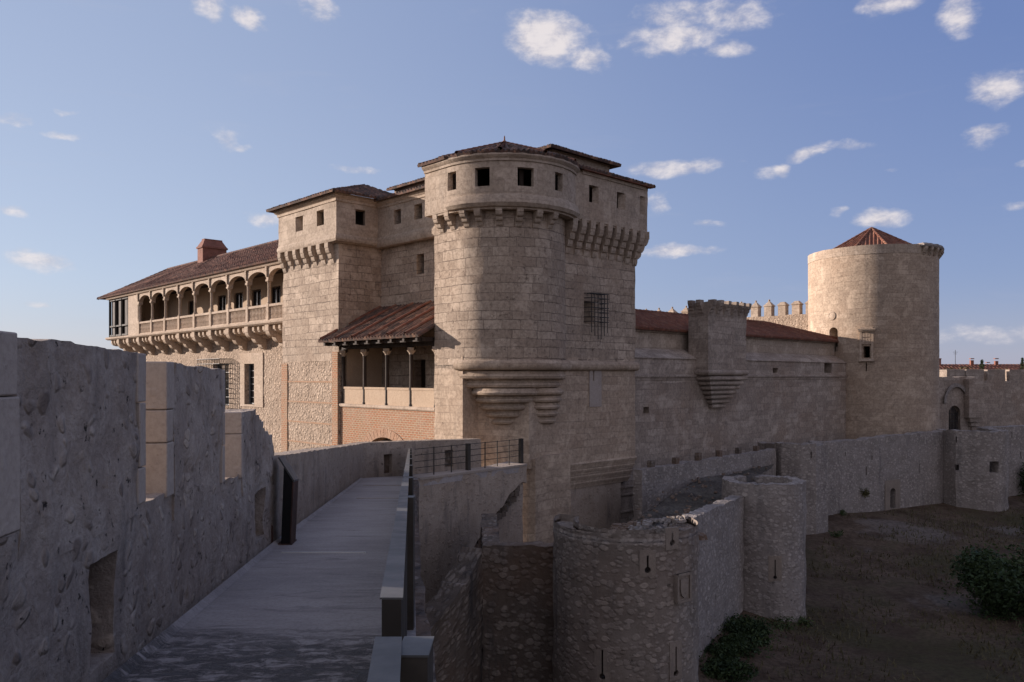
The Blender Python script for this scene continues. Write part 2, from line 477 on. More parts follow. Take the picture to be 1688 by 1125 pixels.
def rubble(name, ca, cb, cm, sc=3.2, stain=.5, stain_col=(.06,.055,.055), mort=.55, bump=.9, brown=0.0, squash=1.45, lo=.02, hi=.16):
    ca, cb, cm = [tuple(x*k for x, k in zip(q, RWARM)) for q in (ca, cb, cm)]
    m, N, b = newmat(name)
    uv = N.uv(); P = N.pos()
    nd = N.n('ShaderNodeTexNoise'); N.put(nd.inputs['Vector'], uv); nd.inputs['Scale'].default_value = 2.6; nd.inputs['Detail'].default_value = 4
    v = N.vmath('ADD', uv, N.vmath('SCALE', N.vmath('SUBTRACT', nd.outputs[1], (.5,.5,.5)), .16))
    v = N.scale(v, (1, squash, 1))
    cell = N.n('ShaderNodeTexVoronoi'); N.put(cell.inputs['Vector'], v); cell.inputs['Scale'].default_value = sc; cell.inputs['Randomness'].default_value = .85
    sp = N.n('ShaderNodeSeparateColor'); N.put(sp.inputs[0], cell.outputs[1])
    mid = N.noise(P, .9, 6, .65); fine = N.noise(P, 8, 6, .7); big = N.noise(P, .25, 4, .6)
    dd = N.math('ADD', cell.outputs[0], N.math('MULTIPLY', N.math('SUBTRACT', fine, .5), .35))
    de = N.rng(N.math('ADD', dd, N.math('MULTIPLY', N.math('SUBTRACT', sp.outputs[2], .5), .25)), .3, .58, 1, 0)
    c = N.mix(sp.outputs[0], ca, cb)
    c = N.mix(N.rng(sp.outputs[1], .6, .95, 0, .6), c, (cb[0]*1.3, cb[1]*1.28, cb[2]*1.25))
    mcol = N.mix(N.rng(mid, .35, .65, 0, .7), cm, (cm[0]*.62, cm[1]*.6, cm[2]*.58))
    c = N.mix(N.math('MULTIPLY', N.math('SUBTRACT', 1.0, de), mort), c, mcol)
    c = N.mix(N.rng(fine, .38, .72, 0, .45), c, (ca[0]*.5, ca[1]*.48, ca[2]*.47))
    if brown: c = N.mix(N.math('MULTIPLY', N.rng(big, .4, .62), brown), c, (.19,.115,.075))
    st = N.noise(N.scale(P, (1.5,1.5,.22)), .8, 6, .7)
    c = N.mix(N.math('MULTIPLY', N.rng(st, .5, .7), stain), c, stain_col)
    pits = N.rng(N.noise(P, 3.7, 8, .75), .60, .70)
    c = N.mix(N.math('MULTIPLY', pits, .7), c, (.04,.035,.032))
    h = N.math('ADD', N.math('MULTIPLY', de, .55), N.math('MULTIPLY', fine, .55))
    h = N.math('SUBTRACT', h, N.math('MULTIPLY', pits, .6))
    finish(N, b, c, .95, h, .07, bump, .12)
    return m

def plaster(name, ca, cb, ochre=.25, dark=.45, pit=.8, bump=.8, sc=1.0, stone=.35):
    """old lime render over rubble, mottled, with stones showing through"""
    ca, cb = wm(ca), wm(cb)
    m, N, b = newmat(name)
    P = N.pos(); 
    big = N.noise(P, .9*sc, 6, .62); mid = N.noise(P, 3.3*sc, 8, .68, .4); fine = N.noise(P, 22*sc, 6, .7)
    c = N.mix(N.rng(N.math('ADD', N.math('MULTIPLY', big, .5), N.math('MULTIPLY', mid, .5)), .36, .64), ca, cb)
    vd = N.n('ShaderNodeTexNoise'); N.put(vd.inputs['Vector'], P); vd.inputs['Scale'].default_value = 3.0*sc
    vp = N.vmath('ADD', P, N.vmath('SCALE', N.vmath('SUBTRACT', vd.outputs[1], (.5,.5,.5)), .35))
    cell = N.n('ShaderNodeTexVoronoi'); N.put(cell.inputs['Vector'], N.scale(vp, (1,1,1.35))); cell.inputs['Scale'].default_value = 5.6*sc
    sp = N.n('ShaderNodeSeparateColor'); N.put(sp.inputs[0], cell.outputs[1])
    bd = N.math('ADD', cell.outputs[0], N.math('MULTIPLY', N.math('SUBTRACT', mid, .5), .5))
    blob = N.math('MULTIPLY', N.rng(bd, .2, .42, 1, 0), N.rng(sp.outputs[0], .3, .5))
    scol = N.mix(N.rng(sp.outputs[1], .1, .9), (ca[0]*.55,ca[1]*.5,ca[2]*.47), (cb[0]*1.2,cb[1]*1.17,cb[2]*1.1))
    c = N.mix(N.math('MULTIPLY', blob, stone), c, scol)
    c = N.mix(N.math('MULTIPLY', N.rng(N.noise(P, 2.3*sc, 7, .72, .6), .57, .72), ochre), c, (.24,.145,.06))
    st = N.noise(N.scale(P, (2.2,2.2,.45)), 1.3*sc, 7, .7)
    c = N.mix(N.math('MULTIPLY', N.rng(st, .5, .72), dark), c, (.075,.068,.068))
    c = N.mix(N.rng(fine, .38, .7, 0, .35), c, (ca[0]*.55, ca[1]*.53, ca[2]*.52))
    pits = N.rng(N.noise(P, 9*sc, 6, .75), .615, .69)
    c = N.mix(N.math('MULTIPLY', pits, pit), c, (.035,.03,.028))
    h = N.math('ADD', N.math('ADD', N.math('MULTIPLY', mid, .9), N.math('MULTIPLY', fine, .3)), N.math('MULTIPLY', blob, .35))
    h = N.math('SUBTRACT', h, N.math('MULTIPLY', pits, .5))
    finish(N, b, c, .95, h, .05, bump, .12)
    return m

def tiles(name, ca, cb, lich=(.07,.06,.05), lf=.6, per=.26, step=.36, pale=.25):
    m, N, b = newmat(name)
    uv = N.uv(); P = N.pos()
    sn = N.n('ShaderNodeVectorMath', operation='SNAP'); N.put(sn.inputs[0], N.vmath('ADD', uv, (100,100,0))); sn.inputs[1].default_value = (per, step, 1)
    wn = N.n('ShaderNodeTexWhiteNoise', noise_dimensions='3D'); N.put(wn.inputs[0], sn.outputs[0])
    c = N.mix(wn.outputs[0], ca, cb)
    sp = N.n('ShaderNodeSeparateColor'); N.put(sp.inputs[0], wn.outputs[1])
    c = N.mix(N.math('MULTIPLY', N.rng(sp.outputs[1], .8, .9), pale), c, (.38,.22,.14))
    st = N.noise(P, 2.6, 8, .75)
    c = N.mix(N.math('MULTIPLY', N.rng(st, .42, .6), lf), c, lich)
    fine = N.noise(P, 14, 5, .7)
    c = N.mix(N.rng(fine, .4, .7, 0, .4), c, (ca[0]*.5, ca[1]*.5, ca[2]*.5))
    finish(N, b, c, .9, fine, .012, .6, .2)
    return m

def bricks(name):
    m, N, b = newmat(name)
    uv = N.uv(); P = N.pos()
    nd = N.n('ShaderNodeTexNoise'); N.put(nd.inputs['Vector'], uv); nd.inputs['Scale'].default_value = 3
    v = N.vmath('ADD', uv, N.vmath('SCALE', N.vmath('SUBTRACT', nd.outputs[1], (.5,.5,.5)), .025))
    br = N.n('ShaderNodeTexBrick'); N.put(br.inputs['Vector'], v); br.inputs['Scale'].default_value = 1
    br.inputs['Brick Width'].default_value = .3; br.inputs['Row Height'].default_value = .115; br.inputs['Mortar Size'].default_value = .019; br.inputs['Mortar Smooth'].default_value = .2
    br.inputs['Color1'].default_value = (.37,.155,.08,1); br.inputs['Color2'].default_value = (.31,.175,.10,1); br.inputs['Mortar'].default_value = (.44,.35,.25,1)
    fine = N.noise(P, 9, 5, .7); mid = N.noise(P, .9, 5, .6)
    c = N.mix(N.rng(mid, .4, .7, 0, .5), br.outputs[0], (.40,.30,.22))
    c = N.mix(N.rng(fine, .4, .7, 0, .4), c, (.15,.09,.07))
    finish(N, b, c, .93, N.math('SUBTRACT', N.math('MULTIPLY', fine, .4), br.outputs[1]), .03, .7, .12)
    return m

def simple(name, col, var=.25, rough=.8, sc=6.0, metal=0.0, bump=.3, spec=.3, col2=None, stretch=(1,1,1)):
    m, N, b = newmat(name)
    P = N.scale(N.pos(), stretch)
    f = N.noise(P, sc, 6, .65); g = N.noise(P, sc*.18, 4, .6)
    c2 = col2 or tuple(x*(1-var*1.6) for x in col)
    c = N.mix(N.rng(N.math('ADD', N.math('MULTIPLY', f, .5), N.math('MULTIPLY', g, .5)), .36, .66), col, c2)
    finish(N, b, c, N.rng(f, .3, .7, rough-.06, min(1, rough+.06)), f, .02, bump, spec, metal)
    return m

M = {}
M['ashlar'] = ashlar('tower_ashlar', (.33,.275,.23), (.45,.385,.325), (.10,.08,.068), .9, .42, mortar=.017, stain=.5, pit=.65)
M['ashlar_top'] = ashlar('parapet_ashlar', (.38,.325,.275), (.45,.39,.335), (.17,.14,.12), 1.0, .55, mortar=.008, stain=.5, pit=.4, bump=.5)
M['ashlar_keep'] = ashlar('round_tower_ashlar', (.36,.295,.24), (.46,.385,.315), (.16,.13,.108), .8, .36, mortar=.012, stain=.4, pit=.45, bump=.5, joint=.5)
M['ashlar_curtain'] = ashlar('curtain_ashlar', (.29,.25,.222), (.42,.37,.33), (.12,.10,.088), .85, .38, mortar=.012, stain=.6, pit=.45, bump=.5, warm=.5, joint=.5)
M['smooth'] = ashlar('dressed_limestone', (.43,.365,.305), (.47,.40,.34), (.25,.205,.17), 1.2, .5, mortar=.006, stain=.2, pit=.2, bump=.35)
M['rubble_facade'] = rubble('facade_rubble', (.27,.205,.155), (.43,.345,.27), (.37,.295,.23), 5.2, stain=.25, stain_col=(.17,.125,.095), mort=.75, bump=1.0, squash=1.25)
M['rubble'] = rubble('bastion_rubble', (.225,.195,.168), (.30,.262,.228), (.215,.185,.16), 4.6, stain=.45, mort=.85, bump=.55, brown=.2, squash=1.5)
M['rubble_far'] = rubble('outer_wall_rubble', (.25,.222,.203), (.32,.288,.264), (.25,.22,.2), 4.8, stain=.4, mort=.8, bump=.5, squash=1.4)
M['rubble_dark'] = rubble('old_rubble', (.155,.13,.11), (.24,.205,.175), (.13,.105,.086), 3.8, stain=.8, mort=.85, brown=.5, bump=.7, squash=1.45)
M['plaster_near'] = plaster('rough_lime_render', (.29,.245,.218), (.46,.41,.375), ochre=.55, dark=.45, pit=.95, bump=1.0, stone=.62)
M['plaster_far'] = plaster('weathered_render', (.31,.26,.22), (.40,.345,.30), ochre=.2, dark=.55, pit=.7, sc=.8, stone=.35)
M['plaster_warm'] = plaster('warm_render', (.34,.275,.225), (.385,.325,.275), ochre=.12, dark=.25, pit=.25, sc=.6, stone=.08, bump=.4)
M['plaster_flat'] = plaster('smooth_render', (.32,.285,.265), (.37,.335,.32), ochre=.1, dark=.22, pit=.25, sc=.6, stone=.08, bump=.4)
M['quoin'] = plaster('quoin_stone', (.39,.345,.315), (.44,.39,.355), ochre=.06, dark=.12, pit=.22, bump=.3, stone=0)
M['loggia'] = plaster('loggia_render', (.42,.335,.26), (.46,.375,.295), ochre=.05, dark=.1, pit=.1, bump=.2, sc=.7, stone=0)
M['rubble_block'] = plaster('bastion_block', (.23,.20,.177), (.27,.236,.208), ochre=.15, dark=.4, pit=.4, sc=.8, stone=.1, bump=.4)
M['brick'] = bricks('narrow_brick')
M['brick_arch'] = plaster('brick_arch_ring', (.36,.23,.165), (.42,.31,.24), ochre=.2, dark=.3, pit=.8, sc=1.2, stone=.5)
M['tile'] = tiles('old_roof_tile', (.12,.055,.042), (.21,.10,.07), (.05,.04,.036), .75)  # base colour darkened to include the shadows between the tiles
M['tile_dark'] = tiles('lichened_roof_tile', (.11,.065,.05), (.20,.11,.08), (.055,.048,.043), .9, pale=.6)
M['tile_red'] = tiles('newer_roof_tile', (.17,.065,.042), (.25,.10,.062), lf=.4, pale=.3)
M['wood'] = simple('dark_timber', (.055,.038,.028), .4, .8, 9, stretch=(1,1,.15))
M['iron'] = simple('wrought_iron', (.028,.024,.022), .3, .6, 20, spec=.4)
M['steel'] = simple('galvanised_steel', (.13,.128,.125), .25, .5, 5, metal=.15, bump=.05, spec=.4)
M['rail_side'] = simple('brown_painted_steel', (.07,.06,.05), .3, .75, 4, bump=.05, spec=.15)
M['corten'] = simple('weathered_steel', (.10,.05,.035), .5, .8, 8, col2=(.05,.03,.024))
M['blackboard'] = simple('near_black', (.012,.011,.011), .3, .55, 6, bump=.05)
M['chimney'] = simple('chimney_brick', (.27,.115,.08), .25, .9, 10, bump=.4)
M['floor_in'] = simple('interior_floor', (.2,.17,.14), .3, .9, 3)
M['bark'] = simple('bark', (.07,.05,.035), .4, .9, 12, bump=.6)

def glass():
    m, N, b = newmat('window_glass')
    finish(N, b, (.02,.021,.024), .12, None, spec=.5)
    return m
M['glass'] = glass()

def concrete():
    m, N, b = newmat('walkway_concrete')
    P = N.pos()
    big = N.noise(P, .5, 5, .6); mid = N.noise(N.scale(P, (.5,1.6,1)), 2.6, 8, .7, .5); fine = N.noise(P, 30, 5, .7)
    c = N.mix(N.rng(N.math('ADD', N.math('MULTIPLY', big, .5), N.math('MULTIPLY', mid, .5)), .36, .64), (.30,.262,.243), (.42,.37,.342))
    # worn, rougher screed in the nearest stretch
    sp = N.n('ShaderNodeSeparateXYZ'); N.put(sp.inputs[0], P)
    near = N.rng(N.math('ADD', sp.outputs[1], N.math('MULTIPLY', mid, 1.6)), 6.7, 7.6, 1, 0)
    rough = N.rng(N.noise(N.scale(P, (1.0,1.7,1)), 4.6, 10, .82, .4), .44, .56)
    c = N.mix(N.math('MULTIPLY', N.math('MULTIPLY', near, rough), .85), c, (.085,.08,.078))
    dark = N.rng(N.noise(N.scale(P, (.35,1.4,1)), 1.6, 6, .7, .8), .56, .68)
    c = N.mix(N.math('MULTIPLY', dark, .5), c, (.12,.112,.108))
    c = N.mix(N.rng(fine, .42, .68, 0, .3), c, (.12,.115,.11))
    h = N.math('ADD', N.math('MULTIPLY', fine, .3), N.math('MULTIPLY', N.math('MULTIPLY', near, rough), -1.0))
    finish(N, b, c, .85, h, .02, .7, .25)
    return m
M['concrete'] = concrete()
M['sun_strip'] = simple('sun_toned_metal', (.72,.68,.62), .1, .4, 8, bump=.05)  # sunlight on the floor joint, put into this near-white colour

def soil(name, ca, cb, grass=(.07,.066,.03), gf=.6, pale=(.24,.21,.19), pf=.5):
    m, N, b = newmat(name)
    P = N.pos()
    big = N.noise(P, .09, 6, .62); mid = N.noise(P, .5, 7, .68); fine = N.noise(P, 4.5, 8, .72)
    c = N.mix(N.rng(mid, .36, .64), ca, cb)
    c = N.mix(N.math('MULTIPLY', N.rng(N.math('ADD', N.math('MULTIPLY', big, .6), N.math('MULTIPLY', mid, .4)), .48, .6), gf), c, grass)
    c = N.mix(N.math('MULTIPLY', N.rng(N.noise(P, .14, 5, .6, .5), .56, .68), pf), c, pale)
    c = N.mix(N.rng(fine, .38, .68, 0, .6), c, (ca[0]*.4, ca[1]*.4, ca[2]*.42))
    finish(N, b, c, .97, N.math('ADD', fine, mid), .12, .9, .08)
    return m
M['soil'] = soil('moat_soil', (.085,.058,.040), (.165,.118,.084), grass=(.062,.058,.026), gf=.75)
M['soil_dark'] = soil('rubble_soil', (.085,.07,.058), (.16,.14,.12), gf=.3)

def foliage(name, ca, cb):
    m, N, b = newmat(name)
    oi = N.n('ShaderNodeNewGeometry')
    P = oi.outputs['Position']
    r = N.noise(P, 1.7, 3, .6); f = N.noise(P, 25, 2, .5)
    c = N.mix(N.rng(N.math('ADD', N.math('MULTIPLY', r, .5), N.math('MULTIPLY', f, .5)), .35, .65), ca, cb)
    finish(N, b, c, .7, None, spec=.25)
    return m
M['leaf_dark'] = foliage('dark_shrub_leaves', (.018,.032,.012), (.04,.062,.02))
M['leaf_mid'] = foliage('mid_green_leaves', (.03,.048,.015), (.06,.08,.025))
M['leaf_olive'] = foliage('dry_olive_leaves', (.08,.075,.03), (.12,.105,.045))
M['dry_grass'] = foliage('dry_grass', (.07,.06,.03), (.125,.105,.055))
# ------------------------------------------------------------------ castle plan frame
OX, OY = -3.73, 38.3
U1 = Vector((-.691, .723)); U2 = Vector((.723, .691))
A1 = math.atan2(U1.y, U1.x); A2 = math.atan2(U2.y, U2.x)
def W(a, b, z=None):
    x = OX + a*U1.x + b*U2.x; y = OY + a*U1.y + b*U2.y
    return (x, y) if z is None else (x, y, z)
def WP(*ab): return [W(*p) for p in ab]
def ang(v): return math.atan2(v.y, v.x)
ROT_FRONT = math.atan2(-U2.y, -U2.x)     # outward of the sunlit front
ROT_SIDE = math.atan2(-U1.y, -U1.x)      # outward of the shaded side

def window_frame(mb, path, ua, ub, za, zb, d, nv=1, nh=2, w=.07):
    P = lambda u, z: V3(path.at(u, d), z)
    for z in (za+w/2, zb-w/2): mb.bar(P(ua,z), P(ub,z), w)
    for u in (ua+w/2, ub-w/2): mb.bar(P(u,za), P(u,zb), w)
    for i in range(nv): mb.bar(P(ua+(ub-ua)*(i+1)/(nv+1), za), P(ua+(ub-ua)*(i+1)/(nv+1), zb), w*.8)
    for i in range(nh): mb.bar(P(ua, za+(zb-za)*(i+1)/(nh+1)), P(ub, za+(zb-za)*(i+1)/(nh+1)), w*.5)

def corbel_row(parent, me, path, us, d, z, group_scale=None):
    for k, u in enumerate(us):
        q = path.at(u, d); n = path.normal(u)
        s = .96 + .08*random.random()
        place('corbel', me, parent, (q.x, q.y, z + .015*random.random()), ang(n), (1, s, .96+.07*random.random()))

# ================================================================== corner tower
TC = Vector((-.37, 39.15)); TR = 3.03
t = thing('corner_tower', 'massive pale stone corner tower with a rounded turret, corbelled parapet and tiled roof', 'tower', (*W(-2.1,3,),-11.0))
CT = t
up = Path(WP((0,11.0),(0,0)) + arc(TC, TR, 223.7, 348.2, 40) + WP((-4.2,10.19),(3.0,10.19)))
uA = 3.6
def u_at_px(path, px, d=0.0):
    """u on a path seen in a given direction from the origin (design helper)"""
    r = (px-844)/1313; best = None
    n = 4000
    for i in range(n+1):
        u = path.L*i/n; q = path.at(u, d); e = abs(q.x/q.y - r)
        if e < .004:
            key = q.y + e*200
            if best is None or key < best[0]: best = (key, u, q.y)
    return best[1], best[2]
def hole_px(path, x0, x1, y0, y1, d=0.0):
    ua, Ya = u_at_px(path, x0, d); ub, Yb = u_at_px(path, x1, d); Y = (Ya+Yb)/2
    return (min(ua,ub), max(ua,ub), (620-y1)*Y/1313, (620-y0)*Y/1313)
gh = hole_px(up, 963, 981, 497, 534)
mb = MB()
shell(mb, up, .52, 7.7, .9, [gh], du=.8, dz=.45, jit=.035, jf=.9)
mb.prism([p[:] for p in [tuple(q) for q in up.offset(-.02).p]], 7.5, 7.55)
mb.build('upper_wall', M['ashlar'], t)
lowp = Path(WP((0,11.0),(0,0),(-2.1,0),(-2.1,.955),(-4.2,2.23),(-4.2,10.19),(3.0,10.19)))
sl = hole_px(lowp, 976, 978.2, 590, 628)
mb = MB()
shell(mb, lowp, -4.3, .5, .9, [sl], du=.8, dz=.45, jit=.03, jf=.9)
mb.build('lower_wall', M['ashlar_keep'], t)
# plaster repair round the slit
mb = MB()
pu0, _ = u_at_px(lowp, 970.5); pu1, _ = u_at_px(lowp, 990)
sub = Path([lowp.at(pu0, .05), lowp.at(pu1, .05)])
so = pu0
shell(mb, sub, -1.55, .45, .06, [(sl[0]-so, sl[1]-so, max(sl[2],-1.5), min(sl[3],.4))], du=.3, dz=.3, jit=.01)
mb.build('render_patch', M['plaster_flat'], t)
mb = MB()
def loop_mb(path, u, z0, z1, d=.012, w=.06, r=.13):
    """keyhole loop: slot with a round eye at its foot, as a recess-like dark inlay with depth"""
    m = MB(); P = lambda uu, z, dd: V3(path.at(uu, dd), z)
    return m
# base below the stepped plinth
basep = Path(WP((-2.0,1.25),(-3.9,2.45),(-3.9,9.35),(2.0,9.35)))
mb = MB(); shell(mb, basep, -12, -4.25, .8, du=.8, dz=.6, jit=.03)
mb.build('base_wall', M['plaster_far'], t)
plp = Path(WP((-4.2,4.9),(-4.2,10.19),(1.0,10.19)))
for k in range(4):
    z = -4.25 - .33*k; d = .06 - .085*k
    mb = MB(); sweep(mb, plp.offset(0), [(-.45,z-.33),(d-.06,z-.33),(d-.05,z-.24),(d,z-.17),(d+.02,z-.08),(d-.02,z-.001),(-.45,z-.001)], jit=.008, du=.8)
    mb.build('plinth_moulding', M['ashlar_keep'], t)
# buttress against the corner
bt = Path(WP((-3.5,2.15),(-4.35,2.5),(-4.55,4.7),(-3.6,4.9)))
mb = MB(); 
prof = lambda u: -.12 - .55*max(0, (u/bt.L-.74)/.26) - .25*max(0, (.42-u/bt.L)/.42)
shell(mb, bt, -12, -3.6, .5, du=.22, dz=.6, top=prof, jit=.03)
mb.prism([tuple(bt.at(u, -.03)) for u in (0.1, bt.u[1], bt.u[2], bt.L-.1)], -5.0, -4.35)
mb.build('buttress', M['ashlar_keep'], t)
# roll moulding and rings of the turret foot
roll = Path(arc(TC, TR, 223.7, 345, 40) + WP((-4.2,5.2),(-4.2,10.25)))
mb = MB()
rp = [(-.6,.24)] + [(.05+.2*math.cos(a), .5+.24*math.sin(a)) for a in [-PI/2+PI*k/8 for k in range(9)]] + [(-.6,.74)]
sweep(mb, roll, rp, jit=.02, du=.4)
mb.build('roll_moulding', M['ashlar_keep'], t)
def ring(pp, z, h=.36):
    mb = MB(); sweep(mb, pp, [(-.55,z-h),(-.05,z-h),(.05,z-h*.85),(.09,z-h*.6),(.05,z-h*.38),(-.01,z-h*.3),(-.03,z-.001),(-.55,z-.001)], jit=.012, du=.3)
    mb.build('corbel_ring', M['ashlar_keep'], t)
for k in range(2): ring(Path(arc(TC, TR-[.04,.26][k], 228, 345, 36)), .22-.4*k, .39)
lb_ = Vector((-.45, 37.13)) + Vector((.26,.966))*.55
lc_ = Vector(W(-4.2,3.45)) + Vector((-.691,.723))*.7
for k in range(5):
    ring(Path(arc(lb_, 1.62-.23*k, 160, 350, 24)), -.58-.34*k, .33)
    ring(Path(arc(lc_, 1.22-.095*k, 218, 408, 20)), -.58-.34*k, .33)
# machicolation corbels
cA = corbel_mesh('turret_corbel', M['ashlar_top'], .5, .85, .3, 3)
cC = corbel_mesh('side_corbel', M['ashlar_top'], .58, 1.75, .34, 4, .22)
us = [u_at_px(up, x, .3)[0] for x in (717, 739, 764, 788, 823, 857, 888, 913)]
corbel_row(t, cA, up, us, -.02, 7.62)
useam = up.u[2+40]
usC = [useam + .1 + .66*k for k in range(9)]
corbel_row(t, cC, up, usC, -.02, 7.62)
# corner corbels shown beyond the far edge
qc = W(-4.18, 10.17); place('corbel', cC, t, (*qc, 7.62), (ROT_SIDE + A2)/2 + .0, (1.3,1,1))
# parapet
PO = .5
par = Path(WP((.1,11.0),(.1,-PO)) + arc(TC, TR+PO, 223.7, 345.8, 40) + WP((-4.2-PO,10.19+PO*.8),(3.0,10.19+PO*.8)))
hs = [hole_px(par, *h) for h in ((738,752,288,317),(783,807,275,306),(853,880,273,304),(915,928,281,313),(971,987,293,332),(1017,1031,313,348))]
hs = [(h[0],h[1],8.52,9.36) for h in hs]
uend = par.u[2+41]
hs += [(uend-.62, uend-.2, 8.5, 9.45), (uend+.2, uend+.8, 8.5, 9.45)]
mb = MB(); shell(mb, par, 7.6, 10.03, .3, hs, du=.6, dz=.4, jit=.02, jf=.8, top=None)
mb.build('parapet', M['ashlar_top'], t)
mb = MB(); sweep(mb, up, [(-.5,7.5),(.06,7.5),(.06,7.62),(-.5,7.62)], du=.8); sweep(mb, Path([par.at(par.u[1]+.05+k*.1, -PO) for k in range(12)] + [par.at(x, -PO) for x in par.u[2:44]]), [(-.1,7.5),(PO-.04,7.5),(PO-.04,7.62),(-.1,7.62)], du=.8); mb.build('machicolation_floor', M['ashlar_top'], t)
mb = MB()  # unseen walls added to block the sun, keeping the parapet windows dark
for a0 in (238, 262, 285, 318):
    ca, sa = math.cos(R(a0)), math.sin(R(a0)); p0 = (TC.x+.8*ca, TC.y+.8*sa); p1 = (TC.x+(TR+.05)*ca, TC.y+(TR+.05)*sa); nx, ny = -sa*.1, ca*.1
    mb.prism([(p0[0]-nx,p0[1]-ny),(p1[0]-nx,p1[1]-ny),(p1[0]+nx,p1[1]+ny),(p0[0]+nx,p0[1]+ny)], 7.56, 10.3)
for b0 in (5.35, 7.55): mb.prism(WP((-4.15,b0),(-4.15,b0+.15),(-1.4,b0+.15),(-1.4,b0)), 7.56, 10.2)
mb.build('light_baffle', M['wood'], t)
mb = MB()  # swelling course at the foot of the parapet, round the turret only
rsub = Path(arc(TC, TR+PO, 224, 347, 40))
sweep(mb, rsub, [(-.1,7.56),(.1,7.6),(.2,7.75),(.16,7.95),(.06,8.15),(-.1,8.2)], jit=.03, du=.35)
mb.build('swelling_course', M['ashlar_top'], t)
mb = MB()
sweep(mb, Path(WP((0,3),(0,0))).offset(PO).__class__([par.at(par.u[1]+k*.2) for k in range(0, 10)] + arc(TC, TR+PO, 224, 347.5, 40)),
      [(-.05,9.62),(.06,9.64),(.07,9.74),(.14,9.8),(.2,9.88),(.2,10.0),(-.05,10.0)], jit=.008, du=.5)
mb.build('cornice', M['ashlar_top'], t)
mb = MB()
csub = Path([par.at(par.u[2+40]+.45+k*.5) for k in range(12)] + [par.at(uend)])
sweep(mb, csub, [(-.05,9.78),(.05,9.8),(.08,9.9),(.08,10.02),(-.05,10.02)], jit=.008, du=.5)
mb.build('cornice', M['ashlar_top'], t)
# roof over turret and walks
mb = MB(); apex = Vector((TC.x, TC.y, 11.42))
n = 14
for k in range(n):
    a0 = R(214 + 150*k/n); a1 = R(214 + 150*(k+1)/n); rr = TR + .74
    p0 = Vector((TC.x+rr*math.cos(a0), TC.y+rr*math.sin(a0), 10.02)); p1 = Vector((TC.x+rr*math.cos(a1), TC.y+rr*math.sin(a1), 10.02))
    roof_patch(mb, p0, p1, apex, apex, per=.25, seed=k*.7, amp=.05)
mb.build('turret_roof', M['tile_dark'], t)
mb = MB()
roof_patch(mb, W(.3,-.8,10.02), W(-1.75,-.82,10.02), W(-1.71,3.02,11.42), W(.5,3.02,11.35), seed=2.2)
roof_patch(mb, W(-4.98,4.2,10.04), W(-4.98,10.95,10.04), W(-1.3,10.0,11.3), W(-1.3,4.2,11.3), seed=5.1)
roof_patch(mb, W(-4.98,10.95,10.04), W(3,10.95,10.04), W(3,10.0,10.6), W(-1.3,10.0,11.3), seed=6.1)
mb.build('walkway_roof', M['tile_dark'], t)
mb = MB()
for k in (2, 5, 8, 11):
    a = R(214+150*k/n); rr = TR+.75
    ridge(mb, (TC.x+rr*math.cos(a), TC.y+rr*math.sin(a), 10.1), apex + Vector((0,0,.04)), .11)
mb.lathe(apex, [(.14,-.05),(.12,.1),(.04,.16),(.03,.34),(.0,.4)], 8)
mb.build('ridge_tile', M['tile_red'], t)
# brick course under the tiles on the shaded side
mb = MB(); mb.bar(V3(W(-4.82,5.3),9.985), V3(W(-4.82,10.85),9.985), .28, .07)
mb.build('eaves_course', M['tile_red'], t)
# raised core behind
mb = MB(); core = Path(WP((4.2,6.83),(-1.3,6.83),(-1.3,11.6),(4.2,11.6)))
shell(mb, core, 9.5, 12.0, .5, du=.8, dz=.5, jit=.02)
mb.build('raised_core', M['plaster_far'], t)
mb = MB()
roof_patch(mb, W(4.6,6.3,12.0), W(-1.75,6.3,12.0), W(.6,9.2,12.75), W(3.0,9.2,12.75), seed=1.0)
roof_patch(mb, W(-1.75,6.3,12.0), W(-1.75,12.1,12.0), W(.6,9.2,12.75), W(.6,9.2,12.75), seed=3.0)
roof_patch(mb, W(-1.75,12.1,12.0), W(4.6,12.1,12.0), W(3.0,9.2,12.75), W(.6,9.2,12.75), seed=4.0)
mb.build('core_roof', M['tile_dark'], t)
# iron window cage
def cage(name, parent, path, u0, u1, z0, z1, out, nv, nh, drop=None, w=.035):
    mb = MB(); P = lambda u, z, d: V3(path.at(u, d), z)
    for i in range(nv):
        u = u0 + (u1-u0)*i/(nv-1); zb = z0
        if drop: zb = drop[0] + (drop[1]-drop[0])*abs(2*i/(nv-1)-1)
        mb.bar(P(u,zb,out), P(u,z1,out), w)
        mb.bar(P(u,z1,out), P(u,z1,-.02), w)
    for j in range(nh):
        z = z0 + (z1-z0)*j/(nh-1)
        mb.bar(P(u0-.05,z,out+.02), P(u1+.05,z,out+.02), w)
        for u in (u0, u1): mb.bar(P(u,z,-.02), P(u,z,out), w)
    return mb.build(name, M['iron'], parent)
cu0, _ = u_at_px(up, 963); cu1, _ = u_at_px(up, 988.5)
cage('window_cage', t, up, cu0, cu1, 2.7, 4.1, .34, 6, 7, (1.75, 2.15))

